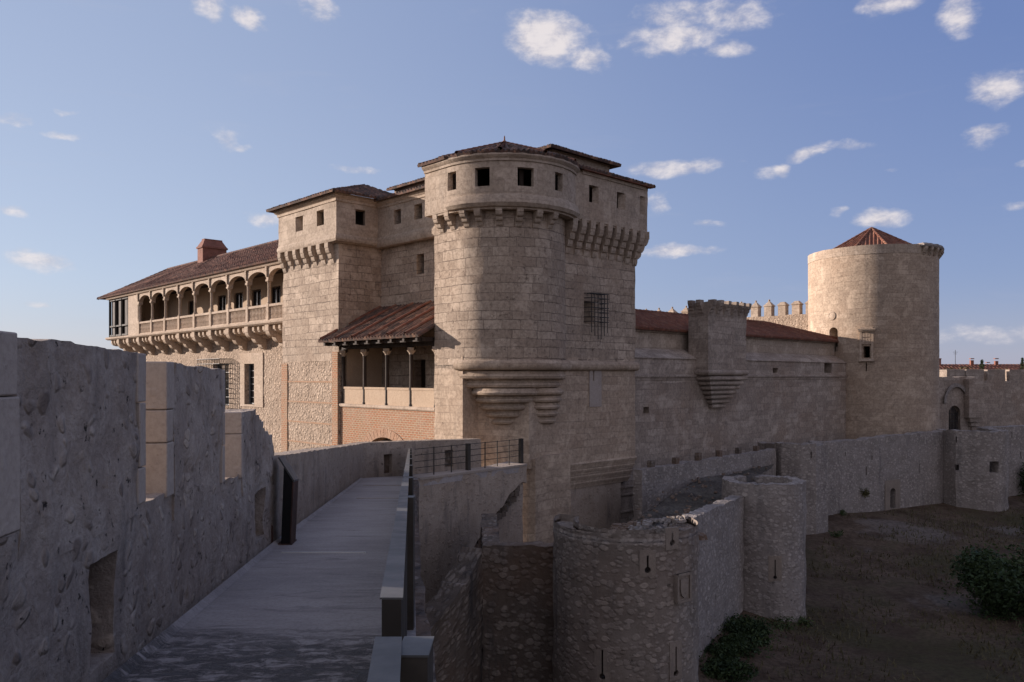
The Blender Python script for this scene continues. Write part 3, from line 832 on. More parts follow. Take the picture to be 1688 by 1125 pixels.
# ================================================================== recessed wing and porch
t = thing('recessed_wing', 'recessed shaded wall with two small parapet windows between the square tower and the corner tower', 'building', (*W(4.3,4),-8.0))
rec = Path(WP((8.7,2.84),(0,2.84)))
sh = hole_px(rec, 687, 699, 419, 452)
mb = MB(); shell(mb, rec, -8, 7.65, .7, [sh, (3.0,4.3,-1.6,.9)], du=.8, dz=.5, jit=.03)
mb.build('wall', M['ashlar'], t)
rpar = Path(WP((9.0,2.4),(-.3,2.4)))
h1 = hole_px(rpar, 649, 661, 342, 366); h2 = hole_px(rpar, 683, 696, 335, 360)
mb = MB(); shell(mb, rpar, 7.6, 9.98, .5, [(h1[0],h1[1],8.5,9.32),(h2[0],h2[1],8.5,9.32)], du=.6, dz=.5, jit=.02)
mb.build('parapet', M['ashlar_top'], t)
mb = MB(); sweep(mb, rpar, [(-.2,7.35),(.02,7.4),(.1,7.55),(.09,7.8),(.03,7.95),(-.2,7.95)], jit=.03, du=.5)
mb.build('string_course', M['ashlar_top'], t)
mb = MB(); sweep(mb, rpar, [(-.05,9.6),(.06,9.62),(.07,9.74),(.15,9.8),(.2,9.88),(.2,10.0),(-.05,10.0)], du=.8)
mb.build('cornice', M['smooth'], t)
mb = MB(); roof_patch(mb, W(8.9,1.95,10.03), W(-.6,1.95,10.03), W(-.6,5.2,10.9), W(8.9,5.2,10.9), seed=8)
mb.build('roof', M['tile_dark'], t)
mb = MB(); shell(mb, Path(WP((10.5,5.1),(.3,5.1),(.3,9))), 7.4, 11.55, .4, du=.8, dz=.5, jit=.02)
mb.build('upper_wall', M['plaster_far'], t)
mb = MB(); roof_patch(mb, W(10.8,4.7,11.55), W(-.3,4.7,11.55), W(.5,8,12.3), W(10.0,8,12.3), seed=9)
roof_patch(mb, W(-.3,11,11.55), W(10.8,11,11.55), W(10.0,8,12.3), W(.5,8,12.3), seed=9.5)
mb.build('upper_roof', M['tile_dark'], t)
mb = MB(); shell(mb, Path(WP((15,9.0),(0,9.0))), -8, 11.4, .5); mb.build('rear_wall', M['floor_in'], t)
mb = MB(); mb.prism(WP((8.6,3.5),(.02,3.5),(.02,5),(8.6,5)), 5.8, 5.9); mb.build('ceiling', M['floor_in'], t)

t = thing('porch', 'small tiled lean-to porch with slim columns and white parapet panels above a brick gate arch', 'porch', (*W(4.3,1),-8.0))
bp = Path(WP((8.6,.1),(.02,.1)))
mb = MB(); arch_u = (2.35, 6.2)
shell(mb, bp, -8, -1.72, .6, [(arch_u[0],arch_u[1],-8,-3.2,1.45)], du=.8, dz=.5, jit=.012)
mb.build('brick_wall', M['brick'], t)
mb = MB(); um = sum(arch_u)/2; hw = (arch_u[1]-arch_u[0])/2
for k in range(22):
    a0 = PI*k/22; a1 = PI*(k+1)/22
    q = []
    for (rr, aa) in ((1,a0+.006),(1,a1-.006),(1.27,a1-.006),(1.27,a0+.006)):
        u = um - hw*math.cos(aa)*rr; z = -4.65 + 1.45*math.sin(aa)*(rr + (.04 if rr > 1 else 0)); q.append((u, z))
    f = [V3(bp.at(u, .035), z) for u, z in q]; g = [V3(bp.at(u, -.1), z) for u, z in q]
    mb.face(f, [(x*1.0+k*.7, y) for x, y in q])
    for i in range(4): mb.face([g[i], g[(i+1)%4], f[(i+1)%4], f[i]])
mb.build('arch_ring', M['brick_arch'], t)
mb = MB(); sweep(mb, bp, [(-.5,-1.72),(.06,-1.72),(.1,-1.66),(.1,-1.56),(.04,-1.53),(-.5,-1.53)], du=.8, jit=.008)
mb.build('sill', M['smooth'], t)
cols = [8.46, 6.35, 4.25, 2.14, .12]
colme = None
mb = MB(); mb.lathe((0,0,0), [(.13,0),(.13,.1),(.1,.16),(.095,2.55),(.11,2.6),(.1,2.66),(.12,2.72),(.2,2.92),(.0,2.92)], 14)
mb.box((0,0,2.9), .42, .3, .12)
colme = mb.mesh('porch_column', M['wood'])
mbc = MB(); mbc.lathe((0,0,0), [(.115,0),(.12,.06),(.24,.2),(.0,.2)], 12); mbc.box((0,0,.2), .62, .3, .14)
capme = mbc.mesh('column_capital', M['smooth'])
for a in cols:
    q = W(a, .22)
    c = place('column', colme, t, (*q, -1.55), A1)
    cp = place('capital', capme, c, (*q, 1.08), A1)
for i in range(4):
    a0, a1 = cols[i]-.1, cols[i+1]+.1
    mb = MB()
    pp = Path(WP((a0,.16),(a1,.16)))
    shell(mb, pp, -1.53, -.72, .1, du=.6, dz=.5)
    sweep(mb, pp, [(-.12,-.72),(.03,-.72),(.03,-.6),(-.12,-.6)])
    mb.build('parapet_panel', M['loggia'], t)
mb = MB(); mb.bar(V3(W(8.7,.22),1.6), V3(W(.0,.22),1.6), .26, .24); mb.bar(V3(W(8.72,-.62),1.72), V3(W(.05,-.62),1.72), .14, .14)
mb.build('beam', M['wood'], t)
rme = MB()
rme.face([(0,-.08,0),(1.1,-.08,0),(1.1,.08,0),(0,.08,0)]); rme.face([(0,-.08,.2),(0,.08,.2),(1.1,.08,.2),(1.1,-.08,.2)])
rme.face([(0,-.08,0),(0,-.08,.2),(1.1,-.08,.2),(1.1,-.08,0)]); rme.face([(0,.08,0),(1.1,.08,0),(1.1,.08,.2),(0,.08,.2)]); rme.face([(1.1,-.08,0),(1.1,-.08,.2),(1.1,.08,.2),(1.1,.08,0)])
rme = rme.mesh('rafter_end', M['wood'])
for k in range(9): place('rafter', rme, t, (*W(8.65-1.05*k,.2),1.66), ROT_FRONT)
mb = MB(); roof_patch(mb, W(9.15,-1.0,1.92), W(-.02,-1.0,1.92), W(-.02,2.82,3.95), W(8.62,2.82,3.95), per=.27, amp=.06, seed=11)
mb.build('roof', M['tile_dark'], t)
for a in (8.55, 7.0, 5.4, 3.8, 2.2, .7):
    mb = MB(); ridge(mb, W(a+.3,-1.0,2.06), W(a,2.7,4.02), .1); mb.build('mortared_tile_row', M['tile_red'], t)

mb = MB(); mb.prism(WP((8.62,.15),(.03,.15),(.03,2.8),(8.62,2.8)), -1.75, -1.6); mb.build('floor', M['floor_in'], t)
mb = MB(); mb.prism(WP((8.63,.45),(8.5,.45),(8.5,2.82),(8.63,2.82)), -1.6, 1.7); mb.build('side_wall', M['loggia'], t)

# ================================================================== square tower
t = thing('square_tower', 'square stone tower with a corbelled parapet and low hip roof left of the porch', 'tower', (*W(12,3),-8.0))
sq = Path(WP((15.1,8.9),(15.1,0),(8.64,0),(8.64,3.0)))
mb = MB(); shell(mb, sq, .85, 7.65, .8, du=.7, dz=.42, jit=.045, jf=.9, seed=3)
mb.build('upper_wall', M['ashlar'], t)
mb = MB(); shell(mb, sq, -8, .85, .8, du=.8, dz=.5, jit=.02, seed=4)
mb.build('lower_wall', M['rubble_facade'], t)
for (a0, a1) in ((15.1,14.45),(9.25,8.66)):
    mb = MB()
    pp = Path(WP((a0+ (.03 if a0>15 else 0),-.001),(a1,-.001)) ) if a0 < 15 else Path(WP((15.13,1.2),(15.13,-.001),(a1,-.001)))
    shell(mb, pp.offset(.05), -8, .75 if a0 > 15 else 1.35, .1, du=.6, dz=.5, jit=.01)
    mb.build('brick_quoin', M['brick'], t)
mb = MB()
for z in (-.35, -1.55, -2.75, -3.95):
    mb.bar(V3(W(14.42,-.0),z), V3(W(9.3,-.0),z), .06, .09)
mb.build('brick_course', M['brick'], t)
spar = Path(WP((14.95,6),(14.95,-.36),(8.3,-.36),(8.3,2.5)))
hh = [hole_px(spar, *h) for h in ((487,499,354,379),(522,534,345,371),(586,602,343,367))]
hh = [(h[0],h[1],8.55,9.42) for h in hh]
mb = MB(); shell(mb, spar, 7.6, 10.1, .5, hh, du=.6, dz=.4, jit=.025, seed=6)
mb.build('parapet', M['ashlar_top'], t)
mb = MB(); sweep(mb, spar, [(-.2,7.42),(.03,7.5),(.09,7.62),(.08,7.78),(.02,7.9),(-.2,7.9)], jit=.03, du=.4)
mb.build('string_course', M['ashlar_top'], t)
mb = MB(); sweep(mb, spar, [(-.05,9.68),(.06,9.7),(.07,9.84),(.16,9.9),(.22,9.98),(.22,10.12),(-.05,10.12)], du=.8)
mb.build('cornice', M['smooth'], t)
cS = corbel_mesh('tower_corbel', M['ashlar_top'], .46, 1.15, .36, 3, .25)
us = [8.9 + .3 + .93*k for k in range(7)]
corbel_row(t, cS, sq, us, -.03, 7.48)
usl = [sq.u[1]-.35-.95*k for k in range(3)]
corbel_row(t, cS, sq, usl, -.03, 7.48)
mb = MB(); e = .5
roof_patch(mb, W(15.5,-.9,10.13), W(7.75,-.9,10.13), W(10.6,3,11.5), W(12.4,3,11.5), seed=14)
roof_patch(mb, W(7.75,-.9,10.13), W(7.75,6,10.13), W(10.6,3,11.5), W(10.6,3,11.5), seed=15)
roof_patch(mb, W(15.5,6.5,10.13), W(15.5,-.9,10.13), W(12.4,3,11.5), W(12.4,3,11.5), seed=16)
mb.build('roof', M['tile_dark'], t)
mb = MB(); mb.prism(WP((14.2,1.6),(10.0,1.6),(10.0,5.6),(14.2,5.6))[::-1], 7.45, 10.6); mb.build('inner_core', M['floor_in'], t)
mb = MB(); mb.prism(WP((15,.1),(8.7,.1),(8.7,5.9),(15,5.9)), 7.4, 7.5); mb.build('ceiling', M['floor_in'], t)

# ================================================================== gallery wing
t = thing('gallery_wing', 'long sunlit palace wing with an arcaded stone gallery, corbels and red tiled roof', 'building', (*W(32,4),-8.0))
GE = 49.2
gw = Path(WP((GE,9),(GE,1.6),(15.0,1.6)))
u_of = lambda a: 7.4 + (GE - a)
w2 = hole_px(gw, 404, 420, 600, 667); 
gl = (u_of(29.1), u_of(26.3), -2.2, .9)
mb = MB(); shell(mb, gw, -8, 3.3, .8, [w2, gl], du=.8, dz=.5, jit=.05, jf=1.3)
mb.build('wall', M['rubble_facade'], t)
mb = MB(); sp_ = Path([gw.at(w2[0]-.75, .05), gw.at(w2[1]+1.3, .05)])
o_ = w2[0]-.75
shell(mb, sp_, w2[2]-.15, w2[3]+.75, .08, [(w2[0]-o_, w2[1]-o_, w2[2], w2[3])], du=.8, dz=.6)
mb.build('window_surround', M['smooth'], t)
for h, nv, nh in ((w2,1,5),(gl,1,4)):
    mb = MB(); window_frame(mb, gw, h[0]+.02, h[1]-.02, h[2]+.02, h[3]-.02, -.3, nv, nh, .08)
    f = mb.build('window', M['steel'], t)
    g = MB(); a, b = gw.at(h[0], -.36), gw.at(h[1], -.36)
    g.prism([tuple(a), tuple(b), tuple(gw.at(h[1],-.37)), tuple(gw.at(h[0],-.37))][::-1], h[2], h[3]); g.build('pane', M['glass'], f)
cage('window_cage', t, gw, gl[0]-.5, gl[1]+.55, -2.35, 1.25, .85, 15, 11, w=.03)
# slab, corbels
slabp = Path(WP((GE+.1,9),(GE+.1,.2),(15.05,.2)))
mb = MB(); sweep(mb, slabp, [(-3.2,3.3),(-.02,3.3),(.04,3.34),(.12,3.4),(.14,3.5),(.06,3.56),(-3.2,3.56)], du=1.5, jit=.01)
mb.build('gallery_floor', M['smooth'], t)
big_c = corbel_mesh('large_corbel', M['smooth'], 1.4, 1.5, .5, 3, .26)
small_c = corbel_mesh('small_corbel', M['smooth'], 1.25, .82, .3, 2, .36)
posts = [17.7+2.95*k for k in range(9)]
for a in [15.55] + posts + [43.9, 46.4]:
    if a > 15.6: place('large_corbel', big_c, t, (*W(a,1.62),3.3), ROT_FRONT)
    for j in (1,2,3):
        aa = a + 2.95*j/4 if a > 15.6 else a + .72*j
        if aa < 49 and (a > 15.6 or j < 3): place('small_corbel', small_c, t, (*W(aa,1.62),3.3), ROT_FRONT)
# back wall of the gallery, ceiling
gb = Path(WP((43.9,2.9),(15.0,2.9)))
doors = []
for i, k in enumerate((8,7,6,5,4,3,2,1,0)):
    if i in (2,4,5,6,7): 
        c = 43.9 - (posts[k]+1.05); doors.append((c-.75, c+.75, 3.6, 6.3))
mb = MB(); shell(mb, gb, 3.5, 7.2, .3, doors, du=1.5, dz=1.0)
mb.prism(WP((44.2,2.95),(43.9,2.95),(43.9,.62),(44.2,.62)), 3.56, 7.2)
mb.build('gallery_back_wall', M['loggia'], t)
for h in doors:
    mb = MB(); window_frame(mb, gb, h[0]+.02, h[1]-.02, h[2]+.02, h[3]-.02, -.16, 1, 1, .09)
    f = mb.build('door', M['wood'], t)
    g = MB(); P = lambda u, d: tuple(gb.at(u, d))
    g.prism([P(h[0],-.2), P(h[0],-.21), P(h[1],-.21), P(h[1],-.2)], h[2], h[3]); g.build('pane', M['glass'], f)
mb = MB(); mb.prism(WP((GE,.4),(15.1,.4),(15.1,8.8),(GE,8.8)), 7.16, 7.22); mb.build('gallery_ceiling', M['wood'], t)
# arcade
arcp = Path(WP((43.85,.28),(15.1,.28)))
ab = lambda a: 43.85 - a
holes = []
for k in range(8): holes.append((ab(posts[k+1]-.13), ab(posts[k]+.13), 6.22, 6.82, .56))
holes.append((ab(posts[0]-.13), ab(15.2), 6.22, 6.82, .56))
mb = MB(); shell(mb, arcp, 6.22, 7.16, .34, holes, du=.6, dz=.5, jit=.008)
shell(mb, Path(WP((43.85,.28),(41.45,.28),(41.45,.62))), 3.56, 6.22, .34, du=.6, dz=.6)
mb.build('arcade', M['smooth'], t)
mb = MB(); sweep(mb, Path(WP((GE+.1,6),(GE+.1,.2),(15.1,.2))), [(-.2,7.02),(.03,7.04),(.09,7.1),(.13,7.2),(.17,7.3),(-.2,7.3)], du=2)
mb.build('cornice', M['smooth'], t)
mb = MB(); mb.box((0,0,0), .3, .3, 1.12); mb.lathe((0,0,1.12), [(.15,0),(.15,.06),(.11,.12),(.105,1.2),(.12,1.24),(.1,1.28),(.16,1.42),(.0,1.42)], 12)
mb.box((0,0,2.53), .34, .36, .13)
gcol = mb.mesh('gallery_column', M['smooth'])
pil = MB(); pil.box((0,0,.1), .13, .08, .64); pil.box((0,0,.5), .18, .1, .06); pil.box((0,-.01,.66), .2, .13, .09)
pilme = pil.mesh('pilaster', M['smooth'])
for a in posts:
    place('column', gcol, t, (*W(a,.42),3.56), A1); place('pilaster', pilme, t, (*W(a,.225),6.28), A1)
bal = MB(); L = 2.95-.3
bal.box((0,0,0), L, .2, .1); bal.box((0,0,.9), L, .24, .16)
for i in range(13):
    x = -L/2 + L*(i+.5)/13
    bal.lathe((x,0,.1), [(.05,0),(.07,.12),(.045,.3),(.075,.5),(.045,.7),(.06,.8)], 6)
balme = bal.mesh('balusters', M['smooth'])
for k in range(8): place('balustrade', balme, t, (*W(posts[k]+1.475,.42),3.56), A1)
place('balustrade', balme, t, (*W(16.4,.42),3.56), A1, (.86,1,1))
# glazed timber corner bay
bay = Path(WP((GE,7),(GE,.3),(43.9,.3)))
mb = MB()
ul = bay.L
for u in (0.1, 2.2, 4.4, 6.7, 8.4, 10.1, ul-.12): mb.bar(V3(bay.at(u,-.1),3.56), V3(bay.at(u,-.1),7.16), .16)
for z in (3.7, 4.55, 6.95):
    for a, b in ((0,6.7),(6.7,ul)): mb.bar(V3(bay.at(a+.01,-.1),z), V3(bay.at(b-.01,-.1),z), .14)
f = mb.build('timber_bay', M['rail_side'], t)
mb = MB()
for a, b in ((.05,6.65),(6.75,ul-.05)):
    mb.prism([tuple(bay.at(a,-.2)), tuple(bay.at(b,-.2)), tuple(bay.at(b,-.26)), tuple(bay.at(a,-.26))][::-1], 3.57, 7.0)
mb.build('shutter', M['wood'], f)
mb = MB(); shell(mb, Path(WP((GE-1.3,8),(GE-1.3,1.6),(43.9,1.6))), 3.5, 7.2, .15); mb.build('inner_partition', M['wood'], t)
# roof
mb = MB()
e0, e1 = -.12, 10.2
roof_patch(mb, W(51.2,e0,7.3), W(14.9,e0,7.3), W(11.5,5,10.1), W(47.3,5,10.1), per=.3, seed=21, amp=.06)
roof_patch(mb, W(51.2,e1,7.3), W(51.2,e0,7.3), W(47.3,5,10.1), W(47.3,5,10.1), per=.3, seed=22, amp=.06)
roof_patch(mb, W(14.9,e1,7.3), W(51.2,e1,7.3), W(47.3,5,10.1), W(15.2,5,10.1), per=.3, seed=23, amp=.06)
mb.build('roof', M['tile'], t)
mb = MB(); ridge(mb, W(47.3,5,10.16), W(15.2,5,10.16), .15); ridge(mb, W(51.1,e0,7.2), W(47.3,5,10.16), .14)
mb.build('ridge_tile', M['tile'], t)
mb = MB()
ch = [(38.4,4.2),(37.3,4.2),(37.3,6.3),(38.4,6.3)]
cap = lambda g: WP((38.4+g,4.2-g),(37.3-g,4.2-g),(37.3-g,6.3+g),(38.4+g,6.3+g))
mb.prism(cap(0), 8.9, 11.05); mb.prism(cap(.09), 11.0, 11.14); 
a = cap(.05); b = cap(-.28)
for i in range(4):
    j = (i+1) % 4
    mb.face([(*a[i],11.14),(*a[j],11.14),(*b[j],11.75),(*b[i],11.75)])
mb.prism(cap(-.26), 11.7, 11.83)
mb.build('chimney', M['chimney'], t)
mb = MB(); shell(mb, Path(WP((15,9),(GE,9),)), -8, 7.1, .5); mb.build('rear_wall', M['rubble_facade'], t)
mb = MB(); mb.prism(WP((GE-.4,.5),(43.9,.5),(43.9,8.5),(GE-.4,8.5)), 3.5, 3.56); mb.build('floor', M['floor_in'], t)

# ================================================================== curtain wall, hall roof, bartizan
t = thing('curtain_wall', 'long shaded ashlar curtain wall with a sloping coping between the corner tower and the round tower', 'wall', (*W(-2.4,27),-11.0))
CA = -2.7
cw = Path(WP((CA,9.9),(CA,41.5)))
ho = hole_px(cw, 1061, 1070, 671, 682)
h2 = hole_px(cw, 1274, 1282, 607, 615); h3 = hole_px(cw, 1359, 1371, 599, 615)
mb = MB(); shell(mb, cw, -12, 1.0, .8, [ho, h2, h3], du=.9, dz=.5, jit=.025, seed=9)
mb.build('wall', M['ashlar_curtain'], t)
mb = MB(); sweep(mb, cw, [(-.1,-.3),(.03,-.26),(.05,-.14),(.12,-.06),(.12,.04),(.03,.08),(-.1,.08)], du=.8, jit=.012)
mb.build('string_course', M['ashlar_curtain'], t)
mb = MB(); sweep(mb, cw, [(-.9,.98),(.04,.98),(.08,1.04),(.04,1.1),(-.9,1.62)], du=.7, jit=.02)
mb.build('coping', M['ashlar_curtain'], t)
uw = Path(WP((CA+1.0,9.9),(CA+1.0,41.2)))
mb = MB(); shell(mb, uw, .5, 2.7, .5, du=.8, dz=.5, jit=.02, seed=5); mb.build('upper_wall', M['ashlar_top'], t)
mb = MB(); sweep(mb, uw, [(-.2,2.55),(.05,2.57),(.14,2.64),(.16,2.78),(-.2,2.78)], du=.8, jit=.01); mb.build('cornice', M['ashlar_curtain'], t)
mb = MB(); 
mb.prism(WP((CA+.1,41.2),(CA+.1,43.2),(CA+.7,43.2),(CA+.7,41.2)), 1.2, 2.15)
mb.prism(WP((CA+.25,39.6),(CA+.25,40.9),(CA+.85,40.9),(CA+.85,39.6)), 1.2, 2.35)
mb.build('merlon', M['ashlar_curtain'], t)

t = thing('hall', 'low hall behind the curtain wall, seen by its long red tiled roof', 'building', (*W(3,25),-8.0))
mb = MB()
er = 2.78
roof_patch(mb, W(CA+.6,9.5,er), W(CA+.6,41.6,er), W(1.5,34.6,4.18), W(1.5,9.5,4.18), per=.27, seed=31)
roof_patch(mb, W(CA+.6,41.6,er), W(5.4,41.6,er), W(1.5,34.6,4.18), W(1.5,34.6,4.18), per=.27, seed=32)
roof_patch(mb, W(5.4,41.6,er), W(5.4,9.5,er), W(1.5,9.5,4.18), W(1.5,34.6,4.18), per=.27, seed=33)
mb.build('roof', M['tile_red'], t)
mb = MB(); ridge(mb, W(1.5,9.6,4.24), W(1.5,34.6,4.24)); ridge(mb, W(CA+.6,41.6,er+.06), W(1.5,34.6,4.24)); mb.build('ridge_tile', M['tile_red'], t)
mb = MB(); shell(mb, Path(WP((CA+1.6,41.2),(5.0,41.2),(5.0,10.2))), -8, 2.8, .5); mb.build('wall', M['ashlar_curtain'], t)

t = thing('bartizan', 'square corbelled bartizan with a crown of empty corbels on the curtain wall', 'turret', (*W(-3,20.4),-2.0))
bz = Path(WP((-2.2,18.15),(-3.6,18.15),(-3.6,22.6),(-1.2,22.6)))
mb = MB(); shell(mb, bz, .3, 3.75, .6, du=.7, dz=.4, jit=.025, seed=12); mb.prism(WP((-2.2,18.3),(-3.5,18.3),(-3.5,22.5),(-2.2,22.5))[::-1], 3.6, 3.72); shell(mb, Path(WP((-2.2,22.5),(-2.2,18.2))), .3, 3.75, .3)
mb.build('wall', M['ashlar_curtain'], t)
mb = MB(); sweep(mb, bz, [(-.2,.0),(.05,.04),(.13,.14),(.13,.26),(.05,.36),(-.2,.38)], jit=.012, du=.5); mb.build('roll_moulding', M['ashlar_curtain'], t)
for k in range(7):
    f = .04 + .115*k; z = 0 - .29*k
    dep = .95*(1-k/8)
    c0, c1 = 18.15+f*2.05, 22.6-f*2.05
    pp = Path(WP((CA+.3,c0),(CA-dep,c0),(CA-dep,c1),(CA+.3,c1)))
    mb = MB(); sweep(mb, pp, [(-.2,z-.29),(-.02,z-.28),(.05,z-.2),(.05,z-.1),(.0,z-.04),(-.2,z-.001)], jit=.01, du=.5)
    mb.prism([tuple(pp.at(u,-.1)) for u in pp.u], z-.28, z-.02)
    mb.build('corbel_step', M['ashlar_curtain'], t)
cB = corbel_mesh('crown_corbel', M['ashlar_curtain'], .42, 1.0, .3, 4, .2)
sq_ = bz
us = [.35, .95, 1.4+.15, 1.4+1.0, 1.4+1.85, 1.4+2.75, 1.4+3.6, 1.4+4.3, 5.85+.5, 5.85+1.4]
corbel_row(t, cB, bz, us, -.03, 4.62)
mb = MB(); sweep(mb, bz.offset(.0), [(-.62,3.7),(.02,3.7),(.02,4.5),(-.62,4.5)], du=.5, jit=.03); mb.build('crown', M['ashlar_curtain'], t)

# ================================================================== round tower
RTx, RTy = 30.3, 67.1
t = thing('round_tower', 'large cylindrical stone tower with a conical red tiled roof, half in sun', 'tower', (RTx,RTy,-11.0))
def rt_path(r, a0=-270, a1=90, n=72): return Path(arc((RTx,RTy), r, a0, a1, n))
rtp = rt_path(5.02)
hd = hole_px(rtp, 1367, 1381, 540, 580); hd = hd[:4] + (.35,)
hw_ = hole_px(rtp, 1423, 1434, 571, 590)
hs_ = hole_px(rtp, 1427, 1429, 598, 612)
mb = MB(); shell(mb, rtp, -1.0, 9.6, 1.2, [hd, hw_, hs_], du=.5, dz=.36, jit=.02, seed=2)
mb.build('wall', M['ashlar_keep'], t)
mb = MB()
for k in range(12):   # battered foot
    pass
for (z0, z1, r0, r1) in ((-12,-1,5.16,5.02),):
    N_ = 72
    for i in range(N_):
        a0, a1 = 2*PI*i/N_, 2*PI*(i+1)/N_
        for j in range(12):
            za, zb = z0+(z1-z0)*j/12, z0+(z1-z0)*(j+1)/12; ra, rb = r0+(r1-r0)*j/12, r0+(r1-r0)*(j+1)/12
            P = lambda r, a, z: (RTx+r*math.cos(a), RTy+r*math.sin(a), z)
            mb.face([P(ra,a0,za),P(ra,a1,za),P(rb,a1,zb),P(rb,a0,zb)], [(5*a0,za),(5*a1,za),(5*a1,zb),(5*a0,zb)])
mb.build('battered_base', M['ashlar_keep'], t)
mb = MB(); shell(mb, rt_path(5.05), 9.6, 10.3, .7, du=.5, dz=.4, jit=.02, top=lambda u: .05*fb(u*1.3,3,0)); mb.build('parapet', M['ashlar_top'], t)
mb = MB(); mb.lathe((RTx,RTy,9.6), [(4.6,0),(3.2,.05)], 48); mb.build('platform', M['floor_in'], t)
mb = MB(); ap = Vector((RTx,RTy,12.4)); nn = 10; rr = 3.75; eb = 10.35
for k in range(nn):
    a0, a1 = 2*PI*k/nn+.2, 2*PI*(k+1)/nn+.2
    roof_patch(mb, (RTx+rr*math.cos(a0),RTy+rr*math.sin(a0),eb), (RTx+rr*math.cos(a1),RTy+rr*math.sin(a1),eb), ap, ap, per=.3, seed=40+k, amp=.06)
mb.build('roof', M['tile_red'], t)
mb = MB()
for k in range(nn):
    a0 = 2*PI*k/nn+.2; ridge(mb, (RTx+rr*math.cos(a0),RTy+rr*math.sin(a0),eb+.06), ap+Vector((0,0,.05)), .14)
mb.build('ridge_tile', M['tile_red'], t)
mb = MB(); mb.lathe((RTx,RTy,9.5), [(3.3,0),(3.3,.95)], 40); mb.build('drum', M['ashlar_top'], t)
cR = corbel_mesh('rim_corbel', M['ashlar_top'], .34, .65, .3, 3)
for px in (1522, 1531, 1540):
    try: u = u_at_px(rtp, px)[0]
    except TypeError: continue
    corbel_row(t, cR, rtp, [u], 0, 10.15)
ue = u_at_px(rtp, 1543)[0]
corbel_row(t, cR, rtp, [ue+.6*k for k in range(1,6)], 0, 10.15)
mb = MB(); rs = Path([rtp.at(ue-2.2+.3*k, .0) for k in range(20)])
sweep(mb, rs, [(-.3,10.1),(.3,10.12),(.36,10.25),(.28,10.42),(-.3,10.4)], jit=.06, du=.3); mb.build('broken_ledge', M['rubble_far'], t)
# canopied window with carved panel
cu = sum(hw_[:2])/2; q = rtp.at(cu, 0); nrm = rtp.normal(cu); rz = ang(nrm)
mb = MB()
def lb(x, y, z, sx, sy, sz):
    c, s = math.cos(rz), math.sin(rz)
    mb.box((q.x + x*c - y*s, q.y + x*s + y*c, z), sx, sy, sz, rz)
lb(.06,-.42,1.35,.16,.16,2.3); lb(.06,.42,1.35,.16,.16,2.3); lb(.1,0,1.15,.3,1.1,.2)
lb(.05,0,2.5,.1,.7,1.0); lb(.12,0,3.5,.35,1.15,.12); lb(.16,0,3.62,.42,1.25,.1); lb(.1,0,3.72,.3,.9,.12)
for y in (-.2,0,.2):
    lb(.1,y,2.62,.08,.14,.35); lb(.1,y,3.05,.08,.16,.3)
mb.build('window_surround', M['smooth'], t)
mb = MB(); eu = u_at_px(rtp, 1372)[0]; eq = rtp.at(eu, .0); en = rtp.normal(eu)
mb2 = MB(); mb2.lathe((0,0,0), [(0,.08),(.2,.08),(.26,.05),(.3,.08),(.34,.05),(.36,0)], 16)
me_ = mb2.mesh('roundel', M['smooth'])
o = place('carved_roundel', me_, t, (eq.x, eq.y, 4.86)); o.rotation_euler = Vector((en.x,en.y,0)).to_track_quat('Z','Y').to_euler()

# ================================================================== crenellated wall inside
t = thing('crenellated_wall', 'sunlit crenellated wall with pointed merlons running back behind the hall roof', 'wall', (*W(16,44.5),-8.0))
cr = Path(WP((30,44.5),(2,44.5)))
mb = MB(); shell(mb, cr, -8, 5.55, .8, du=.9, dz=.5, jit=.03, seed=7, top=lambda u: .06*fb(u*.8,1,2)); mb.build('wall', M['rubble_facade'], t)
for i, px in enumerate((1062,1083,1105,1128,1150,1173,1196,1219,1243,1265,1288,1311,1334)):
    u = u_at_px(cr, px)[0]; q = cr.at(u, -.35); rz = A1
    mb = MB(); mb.box((q.x,q.y,5.5), .72, .62, .95, rz)
    mb.box((q.x,q.y,6.45), .84, .74, .09, rz)
    flat = px in (1288, 1311)
    hgt = .25 if flat else .42
    c, s = math.cos(rz), math.sin(rz)
    base = [(-.4,-.35),(.4,-.35),(.4,.35),(-.4,.35)]; k = .45 if flat else .12
    P = lambda x, y, z: (q.x+x*c-y*s, q.y+x*s+y*c, z)
    for j in range(4):
        a, b = base[j], base[(j+1) % 4]
        mb.face([P(*a,6.54),P(*b,6.54),P(b[0]*k,b[1]*k,6.54+hgt),P(a[0]*k,a[1]*k,6.54+hgt)])
    mb.face([P(x*k,y*k,6.54+hgt) for x, y in base])
    if not flat: mb.lathe((q.x,q.y,6.94), [(.05,0),(.1,.07),(.1,.14),(.0,.2)], 8)
    mb.build('merlon', M['ashlar_top'], t)
# ================================================================== foreground walkway
SL = .075
def fz(y): return -1.6 - SL*y
def xl(y):
    pts = [(-6,-1.12),(0,-1.94),(5.26,-2.66),(11.3,-3.48),(31.6,-5.87)]
    for (a, xa), (b, xb) in zip(pts[:-1], pts[1:]):
        if y <= b: return xa + (xb-xa)*(y-a)/(b-a)
    return pts[-1][1]
def xr(y): return -.06 - .127*y
